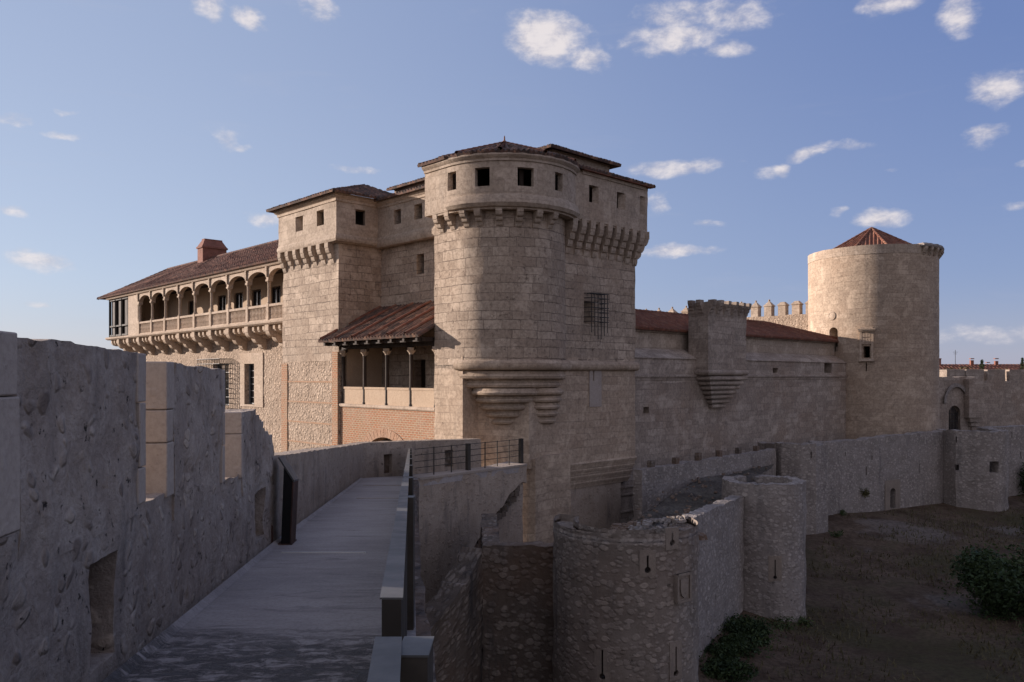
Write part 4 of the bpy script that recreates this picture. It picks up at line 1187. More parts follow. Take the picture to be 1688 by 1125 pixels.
# floor
mb = MB(); ys = [-5 + .75*i for i in range(49)] + [32.0]
for a, b in zip(ys[:-1], ys[1:]):
    mb.face([(xl(a)+.0,a,fz(a)),(xr(a)+.1,a,fz(a)),(xr(b)+.1,b,fz(b)),(xl(b)+.0,b,fz(b))])
    mb.face([(xr(a)+.1,a,fz(a)-.25),(xr(b)+.1,b,fz(b)-.25),(xr(b)+.1,b,fz(b)),(xr(a)+.1,a,fz(a))])
o = mb.build('walkway', M['concrete']); tag(o, 'grey concrete walkway sloping down between the rampart and the steel rail', None, None, 'structure')
mb = MB()
for a, b in zip(ys[:-1], ys[1:]):
    if a < -4 or a > 29: continue
    q = lambda y, x, z: (xl(y)+x, y, fz(y)+z)
    mb.face([q(a,.105,.003),q(b,.105,.003),q(b,.045,.055),q(a,.045,.055)]); mb.face([q(a,.14,.002),q(b,.14,.002),q(b,.11,.003),q(a,.11,.003)])
o = mb.build('kerb_fillet', M['concrete']); tag(o, 'smooth cement fillet along the foot of the rampart', None, None, 'structure')
# metal joint strips in the floor
for yy, x0, x1 in ((10.85,.14,.72),(20.3,.3,.95),(25.5,.2,.97)):
    xa = xl(yy) + (xr(yy)-xl(yy))*x0; xb = xl(yy) + (xr(yy)-xl(yy))*x1
    o = MB(); o.bar((xa,yy,fz(yy)+.004), (xb,yy,fz(yy)+.004), .035, .02)
    o = o.build('joint_strip', M['sun_strip' if yy < 12 else 'quoin'])
    tag(o, {10.85:'joint strip with sunlight in its colour, across the walkway nearest the lectern', 20.3:'thin pale joint strip halfway down the walkway', 25.5:'thin pale joint strip near the far end of the walkway'}[yy], 'floor strip', 'joint strips across the walkway')

# rampart
t = thing('rampart', 'tall rough rendered rampart with stone edged merlons along the left of the walkway', 'wall', (-3.5,6,-9))
YS = [-5,0,2,3.8,5.26,6,7,8,9,10,11.3,11.85]
rp = Path([(xl(y), y) for y in YS])
def uY(y):
    for i in range(len(YS)-1):
        if y <= YS[i+1]: return rp.u[i] + (rp.u[i+1]-rp.u[i])*(y-YS[i])/(YS[i+1]-YS[i])
    return rp.L
def Yu(u): return rp.at(u).y
sill = lambda u: -(.48 + SL*Yu(u)) + .03*fb(u*2.1,0,0)
niche = [(uY(4.93),uY(5.36),-1.86,-1.17),(uY(10.42),uY(11.15),-2.22,-1.55)]
mb = MB()
near = Path([rp.at(u) for u in [rp.L*k/60 for k in range(61)]])
shell(mb, near, -9, 0, .55, [niche[0], niche[1]], du=.07, dz=.09 if False else .11, top=sill, jit=.035, jf=2.2)
mb.build('wall', M['plaster_near'], t)
for i, h in enumerate(niche):   # rough backing of the blocked loops
    mb = MB(); sub = Path([near.at(h[0]-.05,-.26), near.at(h[1]+.05,-.26)])
    shell(mb, sub, h[2]-.3, h[3]+.05, .1, du=.05, dz=.06, jit=.05, jf=4, seed=i); mb.build('blocked_loop', M['rubble_dark'], t, 'brown blocked loophole')
def merlon(y0, y1, top, q0=True, q1=True, steps=None, hq=((.4,.3),(.4,.3)), qw=(.24,.22)):
    u0, u1 = uY(y0), uY(y1)
    a = u0 + (qw[0] if q0 else 0); b = u1 - (qw[1] if q1 else 0)
    zb = -(.5+SL*(y0+y1)/2)-.15
    mb = MB()
    sub = Path([near.at(a+(b-a)*k/16) for k in range(17)])
    if steps: tf = lambda u: steps(u/(b-a)) + .012*fb(u*9,2,1)
    else: tf = lambda u: -.018 - .035*u/(b-a) + .022*fb(u*3.3,y0,1,5)
    shell(mb, sub, zb, top, .56, du=.06, dz=.07, top=tf, jit=.032, jf=2.3, seed=y0)
    m = mb.build('merlon', M['plaster_near'], t)
    for flag, s0, s1 in ((q0,u0,a),(q1,b,u1)):
        if not flag: continue
        z = -(.48+SL*Yu(s0))-.03; k = 0
        tp = top - (.0 if s0 == u0 else .05); hl = hq[0] if s0 == u0 else hq[1]
        while z < tp - .02:
            h = hl[k] if k < len(hl) else tp - z
            h = min(h, tp-z)
            w = (.0, -.03, .015)[k % 3]
            sa, sb = (s0, s1+w) if s0 == u0 else (s0-w, s1)
            mbq = MB(); sp = Path([near.at(sa,.012), near.at(sb,.012)])
            shell(mbq, sp, z+.003, z+h-.003, .585, du=.1, dz=.12, jit=.004, jf=3, seed=k+y0)
            mbq.build('quoin', M['quoin'], m, bevel=.01)
            z += h; k += 1
merlon(3.6, 5.98, .22, qw=(.42,.17), hq=((.68,),(.27,.48)))
merlon(6.5, 8.62, .12, qw=(.21,.12), hq=((.45,.27),(.4,.35)))
def m3(s):
    for lim, v in ((.42,-.01),(.5,-.09),(.56,-.16),(.66,-.2),(.72,-.3),(.84,-.36),(.9,-.42),(2,-.44)):
        if s < lim: return v
merlon(9.5, 11.85, -.43, q1=False, steps=m3, qw=(.1,0), hq=((.53,),()))
merlon(-4.5, 2.85, .22, q0=False, qw=(0,.2))

# low parapet
t = thing('low_parapet', 'low weathered parapet running on from the rampart and curving across the walkway end', 'wall', (-4.6,22,-9))
pts = [(xl(y), y) for y in (11.8,13,15,17,19,21,23,25,27,29)] + [(-5.62,30.0),(-5.35,30.6),(-4.9,31.1),(-3.75,32.25),(-2.6,33.3),(-1.35,34.6)]
lp = Path(pts)
def lptop(u):
    y = lp.at(u).y
    tz = -.31 - SL*y if y < 29 else -2.485 - .045*(y-29)
    return tz + .03*fb(u*1.3,4,4)
ln = [lp.L*k/80 for k in range(81)]
lps = Path([lp.at(u) for u in ln])
un = min(ln, key=lambda u: abs(lp.at(u).y-31.25)+abs(lp.at(u).x+4.75)); un2 = min(ln, key=lambda u: abs(lp.at(u).x+2.55))
mb = MB(); shell(mb, lps, -9, 0, .5, [(un-.2,un+.2,-3.82,-3.06),(un2-.22,un2+.22,-3.8,-3.1)], du=.16, dz=.16, top=lptop, jit=.03, jf=1.8, seed=8)
mb.build('wall', M['plaster_far'], t)
for k, uu in enumerate((un, un2)):
    mb = MB(); sub = Path([lp.at(uu-.3,-.2), lp.at(uu+.3,-.2)]); shell(mb, sub, -3.95, -3.0, .1, du=.1, dz=.1, jit=.03, seed=k)
    mb.build('blocked_loop', M['rubble_dark'], t)

# rail of steel plates
t = thing('steel_guard_rail', 'heavy galvanised steel guard rail of plates along the right of the walkway', 'railing', (-2,15,-3))
rz_ = lambda y: -.5 - SL*y
def seg(y0, y1, dx=0.0, dz=0.0):
    n = max(2, int((y1-y0)/1.0)); w = .072
    mbp = MB(); mbc = MB()
    for k in range(n):
        a = y0+(y1-y0)*k/n; b = y0+(y1-y0)*(k+1)/n
        for mbx, z0, z1, ww, off in ((mbp,-1.15,-.006,w-.012,.0),(mbc,-.006,.0,w,.0)):
            q = lambda y, x, z: (xr(y)+dx+x, y, rz_(y)+dz+z)
            L_, R_ = -ww/2, ww/2
            mbx.face([q(a,L_,z1),q(a,R_,z1),q(b,R_,z1),q(b,L_,z1)])
            mbx.face([q(a,R_,z0),q(b,R_,z0),q(b,R_,z1),q(a,R_,z1)])
            mbx.face([q(b,L_,z0),q(a,L_,z0),q(a,L_,z1),q(b,L_,z1)])
            if k == 0: mbx.face([q(a,L_,z0),q(a,R_,z0),q(a,R_,z1),q(a,L_,z1)])
            if k == n-1: mbx.face([q(b,R_,z0),q(b,L_,z0),q(b,L_,z1),q(b,R_,z1)])
    p = mbp.build('panel', M['rail_side'], t)
    mbc.build('cap', M['steel'], p)
seg(-2.0, 2.14, .0, -.04)
seg(2.46, 9.6); seg(9.72, 17.5); seg(17.62, 25.0); seg(25.1, 31.6)
def post(y, w=.09, d=.12, dz=-.004):
    x = xr(y)+.036+w/2
    mb = MB(); mb.box((x,y,rz_(y)-1.5), w, d, 1.5+dz-.006); p = mb.build('post', M['rail_side'], t)
    mb = MB(); mb.box((x,y,rz_(y)+dz-.006), w+.006, d+.006, .006); mb.build('cap', M['steel'], p)
post(2.07, .075, .14, -.045)
for y in (6.6, 9.66, 13.6, 17.56, 21.4, 25.05, 28.5, 31.5): post(y, .05, .1)

# information lectern
t = thing('information_lectern', 'folded steel information lectern with a slanted top beside the low parapet', 'lectern', (-3.25,11.9,fz(11.9)))
c = (-3.32, 11.65, fz(11.65)); ax = Vector((-.13,1)).normalized()
def lec(mb, poly, y0, y1):
    """profile in x-z extruded along the wall"""
    n = len(poly)
    P = lambda p, y: (c[0]+p[0]+ax.x*y, c[1]+ax.y*y, c[2]+p[1]-SL*y)
    for i in range(n):
        a, b = poly[i], poly[(i+1)%n]; mb.face([P(a,y0),P(b,y0),P(b,y1),P(a,y1)])
    mb.face([P(p,y0) for p in reversed(poly)]); mb.face([P(p,y1) for p in poly])
mb = MB(); lec(mb, [(-.06,0.015),(.065,0.015),(.105,.93),(-.02,1.13)], .012, .5); mb.build('dark_end_fill', M['blackboard'], t)  # black fill standing for the shaded inside of the open end
mb = MB(); lec(mb, [(.068,0),(.082,0),(.125,.92),(.108,.93)], 0, .52); mb.build('front_plate', M['corten'], t)
mb = MB(); lec(mb, [(.125,.92),(.135,.945),(-.085,1.29),(-.103,1.275)], -.01, .53); mb.build('slanted_panel', M['steel'], t)
mb = MB(); lec(mb, [(-.2,0),(.1,0),(.1,.018),(-.2,.018)], 0, .52); mb.bar((c[0]-.2,c[1]+.02,c[2]), (c[0]-.2,c[1]+.02,c[2]+.28), .03); mb.build('base_plate', M['corten'], t)

# retaining wall, terrace, thin railing
T0 = (-3.62, 30.9); T1 = (.66, 35.9)
t = thing('retaining_wall', 'tall rendered retaining wall with a broken diagonal edge below the terrace railing', 'wall', (-1.5,33,-11))
rw = Path([(.2,-5),(.14,1),(xr(8)+.2,8),(xr(16)+.2,16),(xr(24)+.2,24),T0,T1])
def rwtop(u):
    y = rw.at(u).y; tz = fz(y)-.1 if u < rw.u[5] else -3.98
    return tz - .0 + .03*fb(u*1.5,7,2)
rws = Path([rw.at(rw.u[5]*k/40) for k in range(41)])
mb = MB(); shell(mb, rws, -12, 0, .6, du=.8, dz=.4, top=rwtop, jit=.05, seed=5); mb.build('side_wall', M['rubble_dark'], t)
front = Path([T0, T1]); Lf = front.L
mb = MB(); shell(mb, front.offset(-.22), -12, -4.05, .4, du=.3, dz=.3, jit=.05, seed=6); mb.build('old_wall', M['plaster_far'], t)
# rendered face whose lower edge climbs in a ragged curve
mb = MB(); n = 44
def low(u):
    s = u/Lf
    z = -11.4 + 6.6*max(0, min(1, (s-.04)/.88))**.62
    return z + .12*fb(u*2.3,1,5,4)
def fp(u, z, d): 
    q = front.at(u, d + .02*fb(u*1.2,z*1.2,1)); return (q.x, q.y, z)
for i in range(n):
    ua, ub = Lf*i/n, Lf*(i+1)/n; m_ = 20
    for j in range(m_):
        za0 = low(ua)+(-4.02-low(ua))*j/m_; za1 = low(ua)+(-4.02-low(ua))*(j+1)/m_
        zb0 = low(ub)+(-4.02-low(ub))*j/m_; zb1 = low(ub)+(-4.02-low(ub))*(j+1)/m_
        mb.face([fp(ua,za0,0),fp(ub,zb0,0),fp(ub,zb1,0),fp(ua,za1,0)])
    mb.face([fp(ua,low(ua),-.3),fp(ub,low(ub),-.3),fp(ub,low(ub),0),fp(ua,low(ua),0)])
mb.build('rendered_face', M['plaster_far'], t)
mb = MB()  # ragged rubble edge along the break
for k in range(150):
    u = Lf*(.03+.9*random.random()); z = low(u) - .15 - .9*abs(random.gauss(0,.5))*(1-u/Lf*.7); q = front.at(u, -.17)
    s = .1 + .18*random.random()
    b_ = [Vector((random.uniform(-1,1),random.uniform(-1,1),random.uniform(-1,1))).normalized()*s for _ in range(8)]
    mb.box((q.x,q.y,z-s/2), s*1.5, s*.9, s, random.random()*3)
mb.build('exposed_stones', M['rubble_dark'], t)['kind'] = 'stuff'
mb = MB(); sweep(mb, front, [(-.6,-4.05),(.03,-4.05),(.05,-3.96),(-.6,-3.93)], du=.5, jit=.02); mb.build('coping', M['quoin'], t)
mb = MB(); pl = [T0, T1, (-.2,37.0), (-1.36,34.6), (-2.6,33.3), (-3.75,32.2), (-5.2,31.0), (-5.6,30.4), (-3.9,30.4)]
mb.prism(pl, -4.3, -3.965); o = mb.build('terrace', M['concrete']); tag(o, 'small concrete terrace at the walkway end', None, None, 'structure')
t = thing('terrace_railing', 'thin dark metal railing with slender bars on the terrace edge', 'railing', (-1.4,33.4,-3.97))
fr = front.offset(-.25); Lr = fr.L
for u in (.02, .36*0+Lr*.47, Lr-.12):
    pass
def rpost(u, w):
    q = fr.at(u, 0); mb = MB(); mb.box((q.x,q.y,-3.96), w, w, 1.13, .8); mb.build('post', M['rail_side'], t)
for u in (Lr*.46, Lr*.985): rpost(u, .16)
for u in (Lr*.16, Lr*.31, Lr*.62, Lr*.74, Lr*.86): rpost(u, .035)
mb = MB()
for z in (-3.6,-3.35,-3.1,-2.86): mb.bar(V3(fr.at(.02,0),z), V3(fr.at(Lr*.985,0),z), .022)
mb.build('rail_bars', M['iron'], t)

# ================================================================== outer works
def loop_hole(path, px, y0, y1, w=.13):
    u, Y = u_at_px(path, px); return (u-w/2, u+w/2, (620-y1)*Y/1313, (620-y0)*Y/1313)
def eye(parent, path, h, r=.13, patch=True):
    """dark round eye at the foot of a keyhole slit, in a dressed block"""
    u = (h[0]+h[1])/2; n = path.normal(u)
    if patch:
        mb = MB(); sub = Path([path.at(u-.34,.03), path.at(u+.34,.03)])
        w = (h[1]-h[0])/2
        shell(mb, sub, h[2]-.3, h[3]+.22, .06, [(.34-w,.34+w,h[2],h[3])] if h[3]-h[2] > .2 else [], du=.3, dz=.3, jit=.006)
        p = mb.build('loop_surround', M['quoin'], parent)
def round_holes(path, h, r=.14):
    u = (h[0]+h[1])/2
    return [(u-.15, u+.15, h[2]-.14, h[3]+.02)]
def surround(parent, path, h, w=.06, r=.095, pw=.24, mat='rubble_block'):
    u = (h[0]+h[1])/2; mb = MB()
    keyhole_plate(mb, path, u, h[2], h[3], w, r, pw, .2, .16, d=.018)
    mb.build('loop_surround', M[mat], parent)

t = thing('round_bastion', 'nearest round rubble bastion with keyhole loops and a shield plaque, its broken rim catching sun', 'bastion', (3.54,25,-11))
bc = (3.54, 25.0)
b1 = Path(arc(bc, 2.25, 150, 385, 60))
L1 = [loop_hole(b1, 1067.5, 916, 940), loop_hole(b1, 1108, 879, 895), loop_hole(b1, 993, 1071, 1116), loop_hole(b1, 1114, 1066, 1110)]
hs = [x for h in L1 for x in round_holes(b1, h, .12)]
b1top = lambda u: .1*fb(u*.9,5,1) + .05*fb(u*4,5,3) + .03*math.sin(u/b1.L*PI)
mb = MB(); shell(mb, b1, -12, -4.75, .65, hs, du=.16, dz=.2, top=b1top, jit=.05, jf=1.6, seed=11)
mb.build('wall', M['rubble'], t)
for h in L1: surround(t, b1, h)
u, Y = u_at_px(b1, 1123); q = b1.at(u, .03); n_ = b1.normal(u); rz = ang(n_); zc = (620-968)*Y/1313
mb = MB(); cc, ss = math.cos(rz), math.sin(rz)
P = lambda x, y, z: (q.x+x*cc-y*ss, q.y+x*ss+y*cc, zc+z)
mb.box(P(0,0,-.36), .1, .62, .78, rz)
mb.box(P(.05,-.28,-.36), .1, .07, .78, rz); mb.box(P(.05,.28,-.36), .1, .07, .78, rz); mb.box(P(.05,0,.35), .1, .62, .07, rz); mb.box(P(.05,0,-.42), .1, .62, .07, rz)
sh = [(-.17,.26),(.17,.26),(.17,-.06),(.13,-.2),(0,-.3),(-.13,-.2),(-.17,-.06)]
mb.face([P(.1,y,z) for y, z in sh])
for i in range(len(sh)):
    a, b = sh[i], sh[(i+1)%len(sh)]; mb.face([P(.02,*a),P(.02,*b),P(.1,*b),P(.1,*a)])
mb.build('shield_plaque', M['rubble_block'], t)
mb = MB()
def stone(mb, x, y, z, s):
    n = 7; a0 = random.random()*6
    r = [s*(.7+.5*random.random()) for _ in range(n)]
    top = [(x+.75*r[i]*math.cos(a0+2*PI*i/n), y+.75*r[i]*math.sin(a0+2*PI*i/n), z+s*(.55+.3*random.random())) for i in range(n)]
    bot = [(x+r[i]*math.cos(a0+2*PI*i/n), y+r[i]*math.sin(a0+2*PI*i/n), z-s*.2) for i in range(n)]
    for i in range(n): mb.face([bot[i],bot[(i+1)%n],top[(i+1)%n],top[i]])
    mb.face(top)
for k in range(60):
    u = b1.L*random.uniform(.02,1); d = random.uniform(-.6,-.02)
    z = -4.75 + b1top(u) - .06; q = b1.at(u, d); big_ = u > b1.L*.62
    stone(mb, q.x, q.y, z, random.uniform(.04,.08)*(1.2 if big_ else .6))
for i in range(14):     # settled fill inside the right half of the bastion
    for j in range(8):
        def Q(i, j):
            a = 2*PI*i/14; r = j/8*1.35; return (4.6+r*math.cos(a), 26.0+r*math.sin(a), -4.85-.75*(j/8)**2+.1*fb(i*.9,j*.8,2)+.22*max(0,r/1.35*math.cos(a-.3)))
        mb.face([Q(i,j),Q(i,j+1),Q(i+1,j+1),Q(i+1,j)])
for k in range(110):
    a = random.random()*6.28; r = random.random()**.6
    x, y = 4.7+.98*r*math.cos(a), 25.75+.95*r*math.sin(a)
    stone(mb, x, y, -5.0+.3*(1-r**1.5)+.44*max(0,r*math.cos(a+.3)), random.uniform(.05,.11))
mb.build('broken_top', M['rubble_far'], t)['kind'] = 'stuff'

t = thing('side_bastion_wall', 'stained brown rubble wall between the retaining wall and the nearest bastion', 'wall', (0,26.5,-11))
sw = Path([(-1.24,32.4),(-.99,26.4),(1.8,26.1)])
mb = MB(); shell(mb, sw, -12, -5.6, .6, du=.2, dz=.22, jit=.06, jf=1.5, seed=13, top=lambda u: .1*fb(u*1.4,9,9)+.04*fb(u*5,3,3)); mb.build('wall', M['rubble_dark'], t)

t = thing('rubble_spur', 'ragged rubble spur below the steel rail beside the stained brown wall', 'wall', (-1.8,25.2,-11))
sp_w = Path([(-2.95,23.2),(-1.75,24.9),(-.96,26.45)])
mb = MB(); shell(mb, sp_w, -12, -5.7, .8, du=.15, dz=.2, jit=.09, jf=1.6, seed=31, top=lambda u: -2.3*max(0,1-u/sp_w.L)**.8+.16*fb(u*1.6,9,2)+.08*fb(u*5,3,8)); mb.build('wall', M['rubble_dark'], t)

t = thing('outer_wall', 'straight rubble outer wall joining the nearest bastion to the second round turret', 'wall', (7.6,30,-11))
ow = Path([(5.45,26.0),(10.05,34.4)])
sl1 = loop_hole(ow, 1180, 980, 1002, .1); sl2 = loop_hole(ow, 1152.5, 880, 898, .1)
mb = MB(); shell(mb, ow, -12, -4.85, .5, [sl1], du=.2, dz=.22, jit=.05, jf=1.5, seed=14, top=lambda u: -.3*u/ow.L+.12*fb(u*1.1,2,9)+.05*fb(u*4.4,3,3)); mb.build('wall', M['rubble_far'], t)

t = thing('round_turret', 'second round rubble turret with a keyhole loop and a hollow top', 'turret', (11.2,35.5,-11))
b2 = Path(arc((11.2,35.5), 1.78, 110, 445, 60))
k1 = loop_hole(b2, 1277.7, 923, 952, .11)
uc, Yc = u_at_px(b2, 1236)
mb = MB(); shell(mb, b2, -12, -4.62, .5, round_holes(b2,k1,.1), du=.16, dz=.2, jit=.045, jf=1.6, seed=15, top=lambda u: .07*fb(u*1.1,6,1)+.05*fb(u*4,5,3)-(.0))
mb.build('wall', M['rubble_far'], t)
surround(t, b2, k1, .05, .08, .28)

t = thing('far_turret', 'third rubble turret standing before the foot of the curtain wall', 'turret', (18.1,51.5,-11))
b3 = Path([(16.2,52.6),(16.9,50.0),(17.9,49.4),(18.9,49.5),(20.0,50.4),(20.3,52.9)])
k3 = loop_hole(b3, 1337.5, 745, 756, .1); k4 = loop_hole(b3, 1352, 767, 781, .3)
mb = MB(); shell(mb, b3, -12, -4.35, .6, [k3], du=.2, dz=.25, jit=.05, jf=1.3, seed=16, top=lambda u: .1*fb(u*.9,6,1)+.05*fb(u*4,5,3)+(.12 if 2<u<5 else 0)); mb.build('wall', M['rubble_far'], t)

lk = Path([(12.2,37.0),(17.4,50.0)])
t = thing('link_wall', 'low rubble wall hidden behind the second turret, running to the third', 'wall', (14.8,43.5,-11))
mb = MB(); shell(mb, lk, -12, -6.6, .6, du=.4, dz=.3, jit=.05, seed=30, top=lambda u: .1*fb(u,1,1)); mb.build('wall', M['rubble_far'], t)
t = thing('moat_wall', 'long rubble moat wall with a small dark arched postern door', 'wall', (27,57.5,-11))
mw = Path([(18.6,51.9),(19.5,52.6),(33.7,61.8)])
dr = loop_hole(mw, 1470.8, 805, 838, .66) + (.28,)
mh = [dr] + [loop_hole(mw, px, a, b, w) for px, a, b, w in ((1428,770,784,.16),(1516.5,765,780,.1),(1438,752,759,.12),(1394,745,752,.1),(1361,785,796,.1))]
mb = MB(); shell(mb, mw, -12, -4.5, .8, mh, du=.4, dz=.3, jit=.05, jf=1.3, seed=17, top=lambda u: .14*fb(u*.5,6,1)+.06*fb(u*2.4,5,3)+.3*max(0,(u-4)/17)); mb.build('wall', M['rubble_far'], t)
mb = MB(); uo = dr[0]
sub = Path([mw.at(dr[0]-.6,.05), mw.at(dr[1]+.6,.05)]); shell(mb, sub, dr[2]-.3, dr[3]+.6, .1, [(.6,.6+dr[1]-dr[0],dr[2],dr[3],.28)], du=.4, dz=.4, jit=.01); mb.build('door_surround', M['rubble_block'], t)
mb = MB(); P = lambda u, d: tuple(mw.at(u, d)); mb.prism([P(dr[0]-.1,-.5),P(dr[0]-.1,-.56),P(dr[1]+.1,-.56),P(dr[1]+.1,-.5)], dr[2]-.1, dr[3]); mb.build('postern_door', M['blackboard'], t)

t = thing('square_bastion', 'far rounded rubble bastion with a ruined hole in its upper corner', 'bastion', (35,60.5,-11))
b4 = Path([(33.2,62.4),(33.6,60.3)] + arc((35.9,61.2), 1.9, 222, 350, 14) + [(38.0,63.5)])
g1 = loop_hole(b4, 1576.5, 766, 776, .35); g2 = loop_hole(b4, 1639, 761, 780, .7); g3 = loop_hole(b4, 1576, 720, 730, .12)
mb = MB(); shell(mb, b4, -12, -4.15, .7, [g1,g2,g3], du=.25, dz=.25, jit=.06, jf=1.3, seed=18, top=lambda u: .1*fb(u*.8,6,1)+.05*fb(u*3,5,3)); mb.build('wall', M['rubble_far'], t)
t = thing('end_moat_wall', 'rubble moat wall beyond the far bastion at the right edge', 'wall', (46,66,-11))
ew = Path([(37.5,63),(60,74)])
mb = MB(); shell(mb, ew, -12, -4.1, .8, [loop_hole(ew,1683,745,757,.12), loop_hole(ew,1668,712,722,.12)], du=.4, dz=.3, jit=.05, seed=19, top=lambda u:.1*fb(u,2,2)); mb.build('wall', M['rubble_far'], t)

t = thing('liza_wall', 'dark low rubble wall with stub posts below the curtain wall', 'wall', (11,44.5,-9))
lw = Path([(6.35,38.9),(16.6,50.1)])
mb = MB(); shell(mb, lw, -9, -4.6, .5, du=.3, dz=.25, jit=.05, seed=20, top=lambda u:.1*fb(u*1.2,2,7)); mb.build('wall', M['rubble_far'], t)
for k in range(6):
    q = lw.at(1.2+2.35*k, -.25); mb = MB(); mb.box((q.x,q.y,-4.7), .3, .26, .42+.1*random.random(), .75); mb.build('stub_post', M['rubble_dark'], t)
t = thing('stone_pier', 'narrow coursed stone pier against the right foot of the corner tower', 'pier', (*W(-3.5,10),-9))
mb = MB(); pr = Path(WP((-3.7,9.45),(-3.7,10.7),(-2.5,10.7)))
shell(mb, pr, -12, -4.6, .6, [(.18,.48,-5.2,-4.7)], du=.3, dz=.3, jit=.02)
for z in (-5.9,-6.3,-7.2): sweep(mb, pr, [(-.1,z-.1),(.05,z-.08),(.05,z+.02),(-.1,z+.03)], du=.5)
mb.build('shaft', M['ashlar_curtain'], t)

# gate tower and the far wall
t = thing('gate_tower', 'ruined gate tower with a grilled pointed gate right of the round tower', 'gate', (42,76,-10))
gx = Path([(40.2,79),(40.0,75.4),(45.0,77.3),(45.2,81)])
gh_ = loop_hole(gx, 1573.5, 669, 712, 1.55); gh_ = (gh_[0],gh_[1],-8,gh_[3],.75)
mb = MB(); shell(mb, gx, -12, -.1, .9, [gh_], du=.4, dz=.4, jit=.04, seed=23, top=lambda u:.08*fb(u,2,7)); mb.build('wall', M['ashlar_curtain'], t)
mb = MB(); us_, ue_ = gh_[0]-.6, gh_[1]+.9; um = (us_+ue_)/2; hw = (ue_-us_)/2
ri = Path([gx.at(um - hw*math.cos(PI*k/14)*1.0, .0) for k in range(15)])
for k in range(14):
    a0, a1 = PI*k/14, PI*(k+1)/14
    q = [(um-hw*math.cos(a)*r, -2.6+1.9*math.sin(a)*r) for a, r in ((a0,.82),(a1,.82),(a1,1),(a0,1))]
    f = [V3(gx.at(u,.22),z) for u, z in q]; g = [V3(gx.at(u,-.05),z) for u, z in q]
    mb.face(f)
    for i in range(4): mb.face([g[i],g[(i+1)%4],f[(i+1)%4],f[i]])
mb.build('relieving_arch', M['rubble_far'], t)
mb = MB()
for k in range(7):
    u = gh_[0]+(gh_[1]-gh_[0])*(k+.5)/7; mb.bar(V3(gx.at(u,-.35),-8), V3(gx.at(u,-.35),gh_[3]-.05-.5*abs(k-3)/3), .06)
for z in (-5.3,-4.4,-3.6): mb.bar(V3(gx.at(gh_[0],-.35),z), V3(gx.at(gh_[1],-.35),z), .05)
mb.build('gate_grille', M['iron'], t)
for k in range(4):
    u0_ = gx.u[2]-1.6+.28*k; mb = MB(); mb.prism([tuple(gx.at(u0_,.0)),tuple(gx.at(u0_,.6-.14*k)),tuple(gx.at(gx.u[2]-.02,.6-.14*k)),tuple(gx.at(gx.u[2]-.02,0))][::-1], -4.0-.42*k, -3.64-.42*k)
    mb.build('corbel_step', M['ashlar_curtain'], t)
mb = MB(); mb.prism([tuple(gx.at(gx.u[2]-1.6,.0)),tuple(gx.at(gx.u[2]-1.6,.62)),tuple(gx.at(gx.u[2]-.02,.62)),tuple(gx.at(gx.u[2]-.02,0))][::-1], -3.62, -.3); mb.build('side_turret', M['ashlar_curtain'], t)

t = thing('far_rampart', 'far shaded town wall with blocky sunlit edged merlons at the right edge', 'wall', (52,84,-10))
fw = Path([(39,80.5),(70,93)])
mb = MB(); shell(mb, fw, -12, -.55, .9, du=.7, dz=.5, jit=.03, seed=24); mb.build('wall', M['ashlar_curtain'], t)
for px0, px1 in ((1561,1590),(1593,1622),(1628,1657),(1664,1700)):
    ua, Ya = u_at_px(fw, px0); ub, Yb = u_at_px(fw, px1); mb = MB()
    shell(mb, Path([fw.at(ua), fw.at(ub)]), -.6, .62+.012*(Ya-80), .9, du=.5, dz=.4, jit=.03, seed=px0); mb.build('merlon', M['ashlar_curtain'], t)

# ================================================================== ground
def gz(x, y):
    z = -10.45
    z += .35*fb(x*.07, y*.07, 1, 3) + .06*fb(x*.6, y*.6, 2, 3)
    # bank rising to the moat wall and the far side
    d = (y-52.6) - (x-19.5)*.648
    z += .75*max(0, min(1, (d+8)/8)) * max(0, min(1, (x-18)/6))
    # foot of the near walls
    d2 = (x-5.5)*.877 - (y-26)*.48
    z += .5*max(0, 1-abs(d2)/2.2)
    if x > 46: z += min(5, (x-46)*.12)
    if y > 95: z += min(6, (y-95)*.1)
    if x < -12: z += min(4, (-12-x)*.2)
    return z
mb = MB(); 
def axis(lo, hi, fine_lo, fine_hi, st):
    a = []; x = fine_lo
    while x <= fine_hi: a.append(x); x += st
    s = st
    while x < hi: s *= 1.35; x += s; a.append(min(x, hi))
    x = fine_lo; s = st
    while x > lo: s *= 1.35; x -= s; a.insert(0, max(x, lo))
    return a
ax_ = axis(-3000, 3000, 2, 48, .7); ay_ = axis(-3000, 3000, 18, 66, .7)
for i in range(len(ax_)-1):
    for j in range(len(ay_)-1):
        q = [(ax_[i],ay_[j]),(ax_[i+1],ay_[j]),(ax_[i+1],ay_[j+1]),(ax_[i],ay_[j+1])]
        mb.face([(x,y,gz(x,y)) for x, y in q])
o = mb.build('ground', M['soil'], smooth=180); tag(o, 'dry brown earth of the castle moat', None, None, 'structure')
